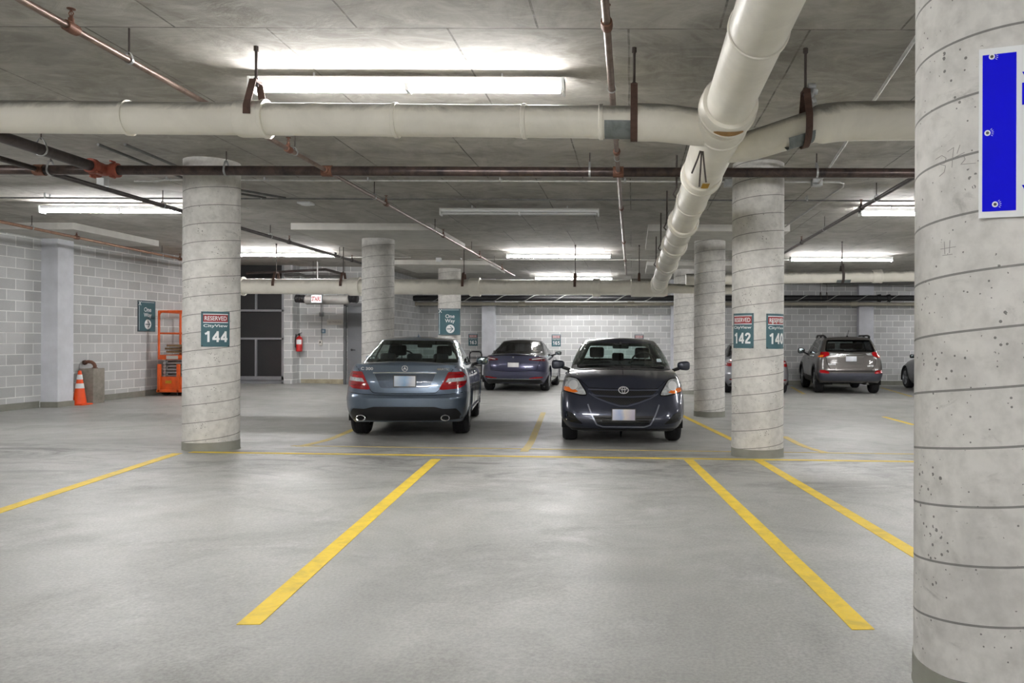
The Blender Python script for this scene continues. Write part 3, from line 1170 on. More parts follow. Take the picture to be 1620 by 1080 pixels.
def make_sedan_hatch():   # dark navy saloon seen from the front
    r = thing('car', 'dark navy saloon parked nose-out, facing the camera, headlights with amber corners', 'car')
    L = 4.30
    s = dict(L=L, half=0.845, rw=0.30, tw=0.20, ra=0.345, wheels=(0.90, 3.45),
             w=[(0, 0.74), (0.12, 0.80), (0.3, 0.838), (0.55, 0.845), (0.8, 0.828), (0.93, 0.79), (1, 0.745)],
             yr=[(0, 0.18), (0.2, 0.03), (0.45, 0.0), (0.7, 0.08), (1, 0.10)],
             yf=[(0, L - 0.14), (0.10, L - 0.04), (0.28, L), (0.42, L - 0.02), (0.62, L - 0.09), (0.85, L - 0.22), (1, L - 0.34)],
             zs=[(0, 0.98), (0.6, 1.02), (2.0, 1.0), (3.0, 0.99), (3.5, 0.955), (3.9, 0.875), (4.15, 0.80), (L, 0.74)],
             zb=[(0, 0.22), (0.6, 0.19), (3.7, 0.19), (L, 0.20)],
             plan=(4.2, 0.75, 4.3, 0.85), crown=0.055,
             green=dict(w=[(0, 0.745), (0.3, 0.715), (0.7, 0.635), (0.92, 0.575), (1, 0.545)],
                        yr=[(0, 0.48), (0.5, 0.72), (1, 1.12)],
                        yf=[(0, 3.42), (0.5, 2.93), (1, 2.42)],
                        zr=[(0.6, 1.36), (1.2, 1.395), (1.9, 1.415), (2.45, 1.40), (3.0, 1.36)],
                        plan=(4.0, 0.45, 3.0, 0.62), crown=0.045, in_r=0.25, in_f=0.18))
    c = Car(r, s, mat_paint('navy_car_paint', rgb(54, 58, 73), 0.5, 0.32))
    ws = rounded([(-0.655, 1.02), (-0.50, 1.355), (0.50, 1.355), (0.655, 1.02)], 0.06)
    rw = rounded([(-0.62, 1.07), (-0.49, 1.35), (0.49, 1.35), (0.62, 1.07)], 0.05)
    sw1 = rounded([(1.98, 1.04), (1.98, 1.345), (2.42, 1.335), (2.98, 1.06)], 0.05)
    sw2 = rounded([(0.98, 1.06), (1.22, 1.33), (1.92, 1.345), (1.92, 1.04)], 0.05)
    c.windows = [('front', ws), ('rear', rw)] + [(v, p) for v in ('right', 'left') for p in (sw1, sw2)]
    c.body()
    c.window('windshield', 'front', ws, M['glass'], 0.03)
    c.window('rear_window', 'rear', rw, M['glass'], 0.03)
    for v in ('right', 'left'):
        for p in (sw1, sw2):
            c.window('side_window', v, p, M['glass'], 0.02)
    c.arches()
    c.wheels(8)
    fr = 'front'
    hl = rounded([(0.825, 0.72), (0.815, 0.85), (0.75, 0.905), (0.615, 0.885), (0.50, 0.72), (0.485, 0.675), (0.56, 0.67)], 0.04)
    am = [(0.822, 0.725), (0.815, 0.775), (0.68, 0.765), (0.60, 0.715), (0.66, 0.70)]
    for m_ in (lambda p: p, mirror):
        h = c.patch('headlight', fr, m_(hl), M['clear_lens'], off=0.006, depth=0.03)
        c.patch('turn_signal', fr, m_(am), M['amber'], off=0.010, depth=0.01, parent=h)
        c.patch('reflector', fr, m_(ell(0.67, 0.80, 0.062, 0.062)), M['badge'], off=0.012, depth=0.008, parent=h)
        c.patch('headlight_rim', fr, m_(grow(hl, 0.006)) and [[m_(grow(hl, 0.006)), m_(grow(hl, -0.008))]], M['gloss_black'], off=0.008, depth=0.02, parent=h)
    mesh = mat_grid('grille_mesh', rgb(6, 6, 7), rgb(24, 24, 26), 60, 60)
    up = rounded([(-0.445, 0.735), (0.445, 0.735), (0.385, 0.685), (0.10, 0.668), (-0.10, 0.668), (-0.385, 0.685)], 0.015)
    lo = rounded([(-0.36, 0.652), (-0.12, 0.642), (0.12, 0.642), (0.36, 0.652), (0.22, 0.60), (0.04, 0.553), (-0.04, 0.553), (-0.22, 0.60)], 0.015)
    c.patch('grille', fr, [up, lo], mesh, off=0.003, depth=0.01)
    c.patch('grille_trim', fr, [ribbon([(-0.47, 0.748), (-0.2, 0.742), (0.2, 0.742), (0.47, 0.748)], 0.016),
                                ribbon([(-0.42, 0.690), (-0.36, 0.668), (-0.10, 0.656), (0.10, 0.656), (0.36, 0.668), (0.42, 0.690)], 0.014),
                                ribbon([(-0.46, 0.70), (-0.36, 0.64), (-0.20, 0.58), (-0.05, 0.538), (0.05, 0.538), (0.20, 0.58), (0.36, 0.64), (0.46, 0.70)], 0.018)],
            mat_paint('lit_grille_bar_paint', rgb(92, 96, 112), 0.5, 0.3), off=0.016, depth=0.02)  # body-coloured bars painted lighter, for the light their top edges catch
    low = rounded([(-0.405, 0.415), (0.405, 0.415), (0.33, 0.30), (0.27, 0.285), (-0.27, 0.285), (-0.33, 0.30)], 0.02)
    g = c.patch('lower_grille', fr, low, M['black'], off=0.003, depth=0.01)
    c.patch('slat', fr, [ribbon([(-0.38, z), (0.38, z)] if z > 0.36 else [(-0.33, z), (0.33, z)], 0.012) for z in (0.385, 0.35, 0.318)], M['gloss_black'], off=0.010, depth=0.01, parent=g)
    c.patch('bumper_trim', fr, [ribbon([(-0.47, 0.56), (-0.435, 0.47), (-0.405, 0.40), (-0.35, 0.295), (-0.27, 0.266), (0.27, 0.266), (0.35, 0.295), (0.405, 0.40), (0.435, 0.47), (0.47, 0.56)], 0.018)],
            mat_paint('light_edge_paint', rgb(140, 144, 158), 0.5, 0.3), off=0.012, depth=0.02)
    fog = rounded([(0.775, 0.465), (0.765, 0.35), (0.68, 0.315), (0.525, 0.30), (0.60, 0.36), (0.67, 0.44)], 0.03)
    c.patch('fog_recess', fr, [fog, mirror(fog)], M['gloss_black'], off=0.003, depth=0.01)
    c.patch('air_dam', fr, rounded([(-0.70, 0.235), (0.70, 0.235), (0.66, 0.195), (-0.66, 0.195)], 0.02), M['black'], off=0.006, depth=0.02)
    c.patch('panel_gap', fr, [ribbon([(-0.60, 0.885), (-0.50, 0.80), (-0.46, 0.765), (-0.2, 0.758), (0.2, 0.758), (0.46, 0.765), (0.50, 0.80), (0.60, 0.885)], 0.006)], M['gloss_black'], off=0.002, depth=0.004)
    c.patch('hood_crease', fr, [ribbon([(0.62, 0.92), (0.66, 0.97), (0.69, 1.0)], 0.006), ribbon([(-0.62, 0.92), (-0.66, 0.97), (-0.69, 1.0)], 0.006)], M['gloss_black'], off=0.002, depth=0.004)
    # maker's emblem: three interlaced ovals
    e = c.patch('emblem', fr, [[ell(0, 0.742, 0.070, 0.048), ell(0, 0.742, 0.058, 0.038)],
                               [ell(0, 0.742, 0.024, 0.042), ell(0, 0.742, 0.014, 0.034)],
                               [ell(0, 0.765, 0.050, 0.020), ell(0, 0.765, 0.040, 0.012)]], M['badge'], off=0.026, depth=0.02, step=0.012)
    c.plate(fr, 0.0, 0.43, mat_plate('pale_plate', [(0.1, rgb(196, 190, 206)), (0.45, rgb(222, 214, 210)), (0.6, rgb(170, 184, 216)), (0.9, rgb(204, 206, 222))]), proud=0.03)
    c.mirrors(2.86, 1.045, 0.93, c.paint, (0.19, 0.12, 0.135))
    c.seats([(1.95, (-0.36, 0.36), True)], 1.06, 1.29, 0.115)
    c.seats([(1.0, (-0.36, 0.36), False), (1.0, (0.0,), True)], 1.02, 1.19, 0.10)
    c.steering(-0.34, 2.62, 1.06)
    mb = MB()
    mb.box((0, 2.95, 1.015), (1.25, 0.40, 0.06), bev=0.03)
    mb.box((-0.34, 2.85, 1.045), (0.40, 0.22, 0.05), bev=0.02)
    mb.build('dashboard', M['cabin'], r, world=False)
    mb = MB()
    mb.box((0, 2.52, 1.325), (0.25, 0.04, 0.075), bev=0.02)
    mb.box((0, 2.50, 1.365), (0.03, 0.03, 0.05))
    mb.build('rear_view_mirror', M['black'], r, world=False)
    cow = [(-0.66, 3.10), (-0.55, 3.30), (-0.3, 3.43), (0, 3.47), (0.3, 3.43), (0.55, 3.30), (0.66, 3.10), (0.70, 3.14), (0.58, 3.42), (0.32, 3.55), (0, 3.58), (-0.32, 3.55), (-0.58, 3.42), (-0.70, 3.14)]
    c.patch('cowl', 'top', cow, M['black'], off=0.006, depth=0.02, bvh=c.bvh_body)
    for pts in ([(0.62, 1.045), (0.35, 1.05), (0.0, 1.032), (-0.12, 1.03)], [(0.10, 1.06), (-0.05, 1.045), (-0.35, 1.03), (-0.58, 1.03)]):
        c.patch('wiper', fr, ribbon(pts, 0.016), M['black'], off=0.02, depth=0.012)
    c.patch('windshield_sticker', fr, rounded([(-0.52, 1.10), (-0.52, 1.145), (-0.585, 1.145), (-0.60, 1.10)], 0.01), simple('pale_sticker', rgb(190, 206, 214), 0.5), off=0.006, depth=0.003, bvh=c.bvh_green)
    for v in ('right', 'left'):
        c.patch('door_gap', v, [ribbon([(1.95, 1.0), (1.95, 0.35)], 0.006), ribbon([(2.98, 0.98), (3.0, 0.5), (2.9, 0.3)], 0.006)], M['gloss_black'], off=0.002, depth=0.004)
        c.patch('door_handle', v, [rounded([(1.12, 0.87), (1.30, 0.88), (1.30, 0.91), (1.12, 0.90)], 0.01), rounded([(2.02, 0.87), (2.20, 0.88), (2.20, 0.91), (2.02, 0.90)], 0.01)], c.paint, off=0.03, depth=0.02)
    tl = rounded([(0.81, 0.70), (0.80, 0.95), (0.62, 0.96), (0.66, 0.70)], 0.03)
    c.patch('tail_light', 'rear', [tl, mirror(tl)], M['red_lens'], off=0.006, depth=0.02)
    return r


def make_rear_saloon():   # steel-blue saloon seen from behind
    r = thing('car', 'steel blue-grey saloon seen from behind with red tail lights and two oval exhaust tips', 'car')
    L = 4.58
    s = dict(L=L, half=0.885, rw=0.318, tw=0.24, ra=0.365, wheels=(0.97, 3.73),
             w=[(0, 0.80), (0.12, 0.845), (0.3, 0.878), (0.5, 0.885), (0.75, 0.868), (0.92, 0.825), (1, 0.775)],
             yr=[(0, 0.16), (0.08, 0.06), (0.25, 0.005), (0.42, 0.0), (0.47, 0.035), (0.52, 0.055), (0.75, 0.10), (0.92, 0.075), (1, 0.06)],
             yf=[(0, L - 0.12), (0.3, L), (0.6, L - 0.05), (1, L - 0.25)],
             zs=[(0, 1.03), (0.25, 1.045), (0.6, 1.03), (1.6, 1.0), (3.0, 0.985), (3.7, 0.94), (4.3, 0.82), (L, 0.76)],
             zb=[(0, 0.26), (0.5, 0.22), (3.7, 0.19), (L, 0.20)],
             plan=(3.8, 0.85, 3.8, 0.9), crown=0.045,
             green=dict(w=[(0, 0.775), (0.3, 0.735), (0.7, 0.65), (0.92, 0.60), (1, 0.57)],
                        yr=[(0, 0.55), (0.5, 0.93), (1, 1.38)],
                        yf=[(0, 3.35), (0.5, 2.85), (1, 2.35)],
                        zr=[(0.9, 1.34), (1.5, 1.385), (2.0, 1.40), (2.5, 1.385), (3.0, 1.34)],
                        plan=(3.6, 0.55, 3.2, 0.6), crown=0.047, in_r=0.25, in_f=0.18))
    c = Car(r, s, mat_paint('steel_blue_paint', rgb(110, 125, 143), 0.65, 0.3))
    rw = rounded([(-0.70, 1.075), (-0.555, 1.365), (0.555, 1.365), (0.70, 1.075)], 0.05)
    ws = rounded([(-0.63, 1.04), (-0.52, 1.34), (0.52, 1.34), (0.63, 1.04)], 0.05)
    sw1 = rounded([(1.98, 1.03), (1.98, 1.33), (2.40, 1.32), (2.95, 1.05)], 0.05)
    sw2 = rounded([(1.05, 1.05), (1.42, 1.31), (1.92, 1.335), (1.92, 1.03)], 0.05)
    c.windows = [('rear', rw), ('front', ws)] + [(v, p) for v in ('right', 'left') for p in (sw1, sw2)]
    c.body()
    c.window('rear_window', 'rear', rw, M['glass'], 0.03)
    c.window('windshield', 'front', ws, M['glass'], 0.03)
    for v in ('right', 'left'):
        for p in (sw1, sw2):
            w_ = c.window('side_window', v, p, M['glass'], 0.02)
            c.patch('window_trim', v, [[grow(p, 0.028), grow(p, 0.014)]], M['chrome'], off=0.006, depth=0.01, bvh=c.bvh_green, parent=w_)
    c.arches()
    c.wheels(5)
    re = 'rear'
    tl = rounded([(0.845, 0.80), (0.835, 0.88), (0.79, 0.945), (0.60, 0.945), (0.545, 0.83), (0.475, 0.705), (0.52, 0.695), (0.74, 0.71), (0.82, 0.745)], 0.02)
    wb = [(0.835, 0.868), (0.60, 0.852), (0.565, 0.802), (0.835, 0.815)]
    seam = ribbon([(0.83, 0.76), (0.53, 0.75)], 0.006)
    for m_ in (lambda p: p, mirror):
        t = c.patch('tail_light', re, m_(tl), M['red_lens'], off=0.008, depth=0.03)
        c.patch('reverse_lamp', re, m_(wb), M['clear_lens'], off=0.011, depth=0.006, parent=t)
        c.patch('lens_seam', re, [m_(seam), m_(ribbon([(0.80, 0.91), (0.60, 0.905)], 0.006))], M['red_dark'], off=0.011, depth=0.004, parent=t)
    rec = rounded([(-0.425, 0.915), (0.425, 0.915), (0.335, 0.72), (-0.335, 0.72)], 0.03)
    c.patch('plate_recess', re, rec, mat_paint('recess_paint', rgb(74, 84, 98), 0.6, 0.3), off=0.003, depth=0.01)
    c.patch('chrome_strip', re, ribbon([(-0.44, 0.928), (-0.2, 0.934), (0.2, 0.934), (0.44, 0.928)], 0.016), M['chrome'], off=0.016, depth=0.02)
    c.plate(re, 0.0, 0.815, mat_plate('blue_white_plate', [(0.1, rgb(206, 216, 228)), (0.5, rgb(150, 182, 214)), (0.75, rgb(196, 200, 212)), (0.95, rgb(220, 222, 226))]), h=0.155, proud=0.018)
    c.patch('panel_gap', re, [ribbon([(-0.72, 1.03), (-0.66, 0.98), (-0.545, 0.80), (-0.47, 0.685), (-0.43, 0.655), (-0.2, 0.645), (0.2, 0.645), (0.43, 0.655), (0.47, 0.685), (0.545, 0.80), (0.66, 0.98), (0.72, 1.03)], 0.007)],
            M['gloss_black'], off=0.002, depth=0.005)
    c.patch('bumper_gap', re, [ribbon([(-0.86, 0.66), (-0.6, 0.635), (-0.2, 0.622), (0.2, 0.622), (0.6, 0.635), (0.86, 0.66)], 0.006)], M['gloss_black'], off=0.002, depth=0.005)
    c.patch('bumper_crease', re, [ribbon([(-0.86, 0.535), (-0.5, 0.528), (0.5, 0.528), (0.86, 0.535)], 0.010)], c.paint, off=0.010, depth=0.012)
    dif = rounded([(-0.80, 0.275), (-0.77, 0.37), (-0.72, 0.435), (-0.54, 0.435), (-0.42, 0.465), (0.42, 0.465), (0.54, 0.435), (0.72, 0.435), (0.77, 0.37), (0.80, 0.275), (0.55, 0.262), (-0.55, 0.262)], 0.02)
    c.patch('diffuser', re, dif, M['black'], off=0.006, depth=0.02)
    c.patch('diffuser_edge', re, [ribbon([(-0.80, 0.36), (-0.725, 0.447), (-0.54, 0.447), (-0.42, 0.477), (0.42, 0.477), (0.54, 0.447), (0.725, 0.447), (0.80, 0.36)], 0.012)], c.paint, off=0.014, depth=0.015)
    for sg in (-1, 1):
        mb = MB()
        n = 30
        prof = [(0.10, 0.045, 0.028), (-0.05, 0.05, 0.031), (-0.055, 0.062, 0.042), (-0.05, 0.066, 0.046), (0.10, 0.066, 0.046)]
        vs = []
        for dy, a, b in prof:
            vs += [(sg * 0.58 + a * math.cos(2 * PI * k / n), 0.03 + dy, 0.315 + b * math.sin(2 * PI * k / n)) for k in range(n)]
        mb.add(vs, [(i * n + k, i * n + (k + 1) % n, (i + 1) * n + (k + 1) % n, (i + 1) * n + k) for i in range(len(prof) - 1) for k in range(n)])
        ex = mb.build('exhaust_tip', M['chrome'], r, world=False)
        ib = MB()
        ib.add([(sg * 0.58 + 0.048 * math.cos(2 * PI * k / n), 0.02, 0.315 + 0.03 * math.sin(2 * PI * k / n)) for k in range(n)], [tuple(range(n))])
        ib.build('exhaust_bore', M['well'], ex, world=False)
    # three-pointed star in a ring
    star = [[ell(0, 0.992, 0.042, 0.042, 36), ell(0, 0.992, 0.035, 0.035, 36)]]
    for k in range(3):
        a = PI / 2 + k * 2 * PI / 3
        star.append([(0.037 * math.cos(a), 0.992 + 0.037 * math.sin(a)), (0.009 * math.cos(a + PI / 3), 0.992 + 0.009 * math.sin(a + PI / 3)), (0.0, 0.992), (0.009 * math.cos(a - PI / 3), 0.992 + 0.009 * math.sin(a - PI / 3))])
    c.patch('emblem', re, star, M['badge'], off=0.012, depth=0.01, step=0.012)
    c.lettering('C 300', re, -0.53, 0.985, 0.042, M['badge'], 0.18)
    c.lettering('4MATIC', re, 0.53, 0.985, 0.034, M['chrome'], 0.17)
    c.mirrors(2.92, 1.045, 0.955, c.paint, (0.22, 0.12, 0.14))
    c.seats([(2.0, (-0.37, 0.37), True)], 1.06, 1.29, 0.125)
    c.seats([(1.12, (-0.40, 0.40), True), (1.12, (0.0,), True)], 1.02, 1.17, 0.115)
    mb = MB()
    mb.box((0, 2.42, 1.30), (0.25, 0.04, 0.075), bev=0.02)
    mb.build('rear_view_mirror', M['black'], r, world=False)
    c.steering(-0.36, 2.55, 1.03)
    mb = MB()
    mb.lathe((0, 1.60, 1.425), (0, 0, 1), [(0, 0.04), (0.015, 0.035)], 12)
    mb.add([(-0.012, 1.53, 1.44), (0.012, 1.53, 1.44), (0.012, 1.68, 1.44), (-0.012, 1.68, 1.44), (0, 1.57, 1.492), (0, 1.53, 1.485)],
           [(0, 1, 2, 3), (0, 5, 1), (1, 5, 4), (1, 4, 2), (2, 4, 3), (3, 4, 0), (0, 4, 5)])
    mb.build('roof_antenna', c.paint, r, world=False)
    for v in ('right', 'left'):
        c.patch('door_gap', v, [ribbon([(1.95, 1.0), (1.95, 0.35)], 0.006), ribbon([(3.05, 0.97), (3.08, 0.5), (2.95, 0.3)], 0.006), ribbon([(1.10, 1.02), (1.25, 0.75), (1.40, 0.45)], 0.006)], M['gloss_black'], off=0.002, depth=0.004)
        c.patch('door_handle', v, [rounded([(1.40, 0.87), (1.60, 0.88), (1.60, 0.91), (1.40, 0.90)], 0.01), rounded([(2.10, 0.87), (2.30, 0.88), (2.30, 0.91), (2.10, 0.90)], 0.01)], M['chrome'], off=0.03, depth=0.02)
        c.patch('sill_trim', v, [rounded([(1.40, 0.26), (3.30, 0.24), (3.30, 0.32), (1.40, 0.36)], 0.03)], c.paint, off=0.02, depth=0.03)
    return r


def make_round_saloon(name, label, paint, dark_glass, badge=False, lamp_white=False):   # smooth fast-back saloon seen from behind
    r = thing(name, label, 'car')
    L = 4.69
    s = dict(L=L, half=0.925, rw=0.335, tw=0.235, ra=0.38, wheels=(0.95, 3.825),
             w=[(0, 0.83), (0.12, 0.88), (0.3, 0.918), (0.5, 0.925), (0.75, 0.905), (0.92, 0.85), (1, 0.78)],
             yr=[(0, 0.20), (0.10, 0.08), (0.28, 0.01), (0.42, 0.0), (0.48, 0.04), (0.7, 0.10), (0.9, 0.07), (1, 0.05)],
             yf=[(0, L - 0.12), (0.3, L), (0.6, L - 0.08), (1, L - 0.35)],
             zs=[(0, 1.00), (0.3, 0.995), (1.0, 0.975), (3.0, 0.96), (3.7, 0.90), (4.3, 0.78), (L, 0.70)],
             zb=[(0, 0.26), (0.5, 0.20), (3.7, 0.17), (L, 0.19)],
             plan=(3.2, 0.95, 3.4, 1.0), crown=0.05,
             green=dict(w=[(0, 0.80), (0.3, 0.75), (0.7, 0.65), (0.92, 0.59), (1, 0.555)],
                        yr=[(0, 0.42), (0.5, 0.95), (1, 1.60)],
                        yf=[(0, 3.55), (0.5, 2.95), (1, 2.35)],
                        zr=[(0.9, 1.30), (1.6, 1.37), (2.2, 1.395), (2.6, 1.375), (3.2, 1.32)],
                        plan=(3.0, 0.65, 3.0, 0.7), crown=0.05, in_r=0.3, in_f=0.2))
    c = Car(r, s, paint)
    rw = rounded([(-0.66, 1.07), (-0.51, 1.325), (0.51, 1.325), (0.66, 1.07)], 0.09)
    ws = rounded([(-0.63, 1.0), (-0.5, 1.34), (0.5, 1.34), (0.63, 1.0)], 0.06)
    sw1 = rounded([(2.0, 1.0), (2.0, 1.335), (2.40, 1.325), (3.05, 1.02)], 0.06)
    sw2 = rounded([(0.95, 1.03), (1.45, 1.29), (1.94, 1.335), (1.94, 1.0)], 0.06)
    c.windows = [('rear', rw), ('front', ws)] + [(v, p) for v in ('right', 'left') for p in (sw1, sw2)]
    c.body(M['gloss_black'] if badge else None)
    for nm, v, p in [('rear_window', 'rear', rw), ('windshield', 'front', ws)]:
        c.window(nm, v, p, dark_glass, 0.03)
    for v in ('right', 'left'):
        for p in (sw1, sw2):
            c.window('side_window', v, p, dark_glass, 0.02)
    c.arches()
    c.wheels(9)
    re = 'rear'
    if lamp_white:
        tl = rounded([(0.89, 0.78), (0.88, 0.93), (0.80, 0.97), (0.52, 0.94), (0.54, 0.80), (0.80, 0.76)], 0.03)
    else:
        tl = rounded([(0.90, 0.83), (0.88, 0.93), (0.78, 0.965), (0.42, 0.905), (0.42, 0.865), (0.70, 0.845)], 0.02)
    for m_ in (lambda p: p, mirror):
        t = c.patch('tail_light', re, m_(tl), M['red_lens'] if lamp_white else M['red_dark'], off=0.006, depth=0.03)
        c.patch('lamp_strip', re, m_(ribbon([(0.86, 0.875), (0.56, 0.87)], 0.03) if lamp_white else ribbon([(0.80, 0.925), (0.50, 0.893)], 0.022)), M['clear_lens'], off=0.010, depth=0.006, parent=t)
    c.plate(re, 0.0, 0.73, mat_plate('silver_plate', [(0.1, rgb(196, 196, 198)), (0.5, rgb(216, 216, 216)), (0.9, rgb(204, 202, 204))]), h=0.145, proud=0.014)
    c.patch('panel_gap', re, [ribbon([(-0.78, 0.99), (-0.70, 0.84), (-0.62, 0.60), (-0.3, 0.565), (0.3, 0.565), (0.62, 0.60), (0.70, 0.84), (0.78, 0.99)], 0.008)], M['gloss_black'], off=0.002, depth=0.005)
    c.patch('trunk_spoiler', re, ribbon([(-0.74, 0.985), (-0.4, 1.005), (0.0, 1.012), (0.4, 1.005), (0.74, 0.985)], 0.022), M['gloss_black'], off=0.03, depth=0.05)
    ref = rounded([(0.80, 0.39), (0.62, 0.375), (0.44, 0.365), (0.44, 0.385), (0.62, 0.415), (0.78, 0.42)], 0.01)
    c.patch('reflector', re, [ref, mirror(ref)], M['red_lens'], off=0.006, depth=0.01)
    c.patch('lower_valance', re, rounded([(-0.80, 0.24), (-0.72, 0.34), (0.72, 0.34), (0.80, 0.24), (0.6, 0.21), (-0.6, 0.21)], 0.03), M['black'], off=0.005, depth=0.02)
    c.patch('valance_trim', re, ribbon([(-0.74, 0.352), (-0.3, 0.355), (0.3, 0.355), (0.74, 0.352)], 0.012), M['chrome'] if badge else paint, off=0.010, depth=0.01)
    if badge:
        tt = [(-0.028, 0.955), (-0.016, 0.962), (0.016, 0.962), (0.028, 0.955), (0.022, 0.944), (0.008, 0.948), (0.0, 0.905), (-0.008, 0.948), (-0.022, 0.944)]
        c.patch('emblem', re, tt, M['chrome'], off=0.008, depth=0.006, step=0.02)
        c.lettering('DUAL MOTOR', re, 0.42, 0.655, 0.02, M['chrome'], 0.17)
    c.mirrors(2.98, 1.03, 0.955, M['black'], (0.20, 0.11, 0.12))
    c.seats([(2.0, (-0.36, 0.36), True), (1.25, (-0.38, 0.38), False)], 1.06, 1.26, 0.13)
    for v in ('right', 'left'):
        c.patch('door_gap', v, [ribbon([(1.97, 0.97), (1.97, 0.35)], 0.006), ribbon([(3.05, 0.95), (3.08, 0.5), (2.95, 0.3)], 0.006)], M['gloss_black'], off=0.002, depth=0.004)
    return r


def make_suv():
    r = thing('suv', 'grey-brown SUV with roof rails and black rear bumper parked by the back wall', 'car')
    L = 4.57
    s = dict(L=L, half=0.922, rw=0.36, tw=0.235, ra=0.415, wheels=(0.93, 3.59),
             w=[(0, 0.82), (0.12, 0.875), (0.3, 0.912), (0.5, 0.922), (0.75, 0.905), (0.92, 0.87), (1, 0.83)],
             yr=[(0, 0.16), (0.10, 0.05), (0.24, 0.0), (0.34, 0.0), (0.40, 0.06), (0.6, 0.10), (0.85, 0.13), (1, 0.17)],
             yf=[(0, L - 0.14), (0.3, L), (0.6, L - 0.06), (1, L - 0.3)],
             zs=[(0, 1.15), (0.6, 1.14), (2.0, 1.10), (3.2, 1.08), (3.8, 1.02), (4.3, 0.92), (L, 0.84)],
             zb=[(0, 0.36), (0.5, 0.30), (3.7, 0.26), (L, 0.28)],
             plan=(4.4, 0.65, 4.0, 0.9), crown=0.04,
             green=dict(w=[(0, 0.835), (0.3, 0.79), (0.7, 0.715), (0.92, 0.665), (1, 0.635)],
                        yr=[(0, 0.18), (0.5, 0.33), (1, 0.50)],
                        yf=[(0, 3.55), (0.5, 3.0), (1, 2.5)],
                        zr=[(0.4, 1.56), (1.2, 1.60), (2.0, 1.605), (2.6, 1.58), (3.2, 1.52)],
                        plan=(4.4, 0.5, 3.2, 0.6), crown=0.04, in_r=0.1, in_f=0.2))
    c = Car(r, s, mat_paint('grey_brown_paint', rgb(94, 90, 87), 0.55, 0.38, 0.10))
    rw = rounded([(-0.68, 1.205), (-0.60, 1.51), (0.60, 1.51), (0.68, 1.205)], 0.06)
    ws = rounded([(-0.68, 1.12), (-0.56, 1.53), (0.56, 1.53), (0.68, 1.12)], 0.06)
    sw = [rounded([(2.0, 1.14), (2.0, 1.535), (2.5, 1.52), (3.10, 1.16)], 0.06), rounded([(1.10, 1.15), (1.10, 1.53), (1.94, 1.535), (1.94, 1.14)], 0.06),
          rounded([(0.50, 1.20), (0.66, 1.47), (1.03, 1.51), (1.03, 1.16)], 0.06)]
    c.windows = [('rear', rw), ('front', ws)] + [(v, p) for v in ('right', 'left') for p in sw]
    c.body()
    c.window('rear_window', 'rear', rw, M['glass_dark'], 0.03)
    c.window('windshield', 'front', ws, M['glass'], 0.03)
    for v in ('right', 'left'):
        for p in sw:
            c.window('side_window', v, p, M['glass_dark'], 0.02)
    c.arches(M['black'], 0.07, 0.012)
    c.wheels(5)
    re = 'rear'
    tl = rounded([(0.885, 1.03), (0.87, 1.15), (0.78, 1.185), (0.62, 1.19), (0.58, 1.15), (0.60, 1.09), (0.74, 1.03)], 0.02)
    for m_ in (lambda p: p, mirror):
        t = c.patch('tail_light', re, m_(tl), M['red_lens'], off=0.008, depth=0.03)
        c.patch('turn_signal', re, m_(rounded([(0.87, 1.04), (0.86, 1.10), (0.74, 1.10), (0.76, 1.04)], 0.01)), M['amber'], off=0.011, depth=0.006, parent=t)
        c.patch('lamp_garnish', re, m_(rounded([(0.572, 1.165), (0.585, 1.095), (0.46, 1.10), (0.40, 1.145)], 0.01)), M['clear_lens'], off=0.009, depth=0.01)
    c.patch('chrome_strip', re, ribbon([(-0.40, 1.115), (0.40, 1.115)], 0.022), M['chrome'], off=0.02, depth=0.025)
    c.patch('plate_recess', re, [ribbon([(-0.36, 1.10), (-0.325, 0.90), (-0.28, 0.86), (0.28, 0.86), (0.325, 0.90), (0.36, 1.10)], 0.018)], M['duct_dark'], off=0.006, depth=0.01)
    c.plate(re, 0.0, 0.995, mat_plate('pale_grey_plate', [(0.1, rgb(186, 190, 198)), (0.6, rgb(212, 214, 220)), (0.9, rgb(200, 204, 212))]), proud=0.02)
    c.patch('emblem', re, [[ell(0, 1.15, 0.055, 0.038), ell(0, 1.15, 0.045, 0.030)], [ell(0, 1.15, 0.019, 0.033), ell(0, 1.15, 0.011, 0.026)], [ell(0, 1.167, 0.04, 0.016), ell(0, 1.167, 0.032, 0.009)]],
            M['chrome'], off=0.03, depth=0.02, step=0.012)
    bump = rounded([(-0.90, 0.40), (-0.88, 0.60), (-0.78, 0.66), (-0.58, 0.60), (0.58, 0.60), (0.78, 0.66), (0.88, 0.60), (0.90, 0.40), (0.7, 0.375), (-0.7, 0.375)], 0.03)
    c.patch('rear_bumper', re, bump, simple('dark_plastic', rgb(62, 64, 74), 0.55), off=0.02, depth=0.04)
    ref = rounded([(0.86, 0.60), (0.62, 0.58), (0.62, 0.635), (0.72, 0.68), (0.85, 0.68)], 0.02)
    c.patch('reflector', re, [ref, mirror(ref)], M['red_lens'], off=0.028, depth=0.02)
    c.patch('rear_wiper', re, [ribbon([(-0.16, 1.225), (0.16, 1.235)], 0.02)], M['black'], off=0.02, depth=0.015)
    c.patch('roof_spoiler', re, ribbon([(-0.60, 1.545), (-0.3, 1.56), (0.3, 1.56), (0.60, 1.545)], 0.05), c.paint, off=0.08, depth=0.12)
    c.patch('panel_gap', re, [ribbon([(-0.70, 1.15), (-0.66, 0.85), (-0.55, 0.66), (0.55, 0.66), (0.66, 0.85), (0.70, 1.15)], 0.009)], M['gloss_black'], off=0.002, depth=0.005)
    c.lettering('RAV4', re, -0.53, 0.845, 0.05, M['badge'], 0.20)
    c.lettering('LIMITED', re, 0.53, 0.80, 0.04, M['badge'], 0.18)
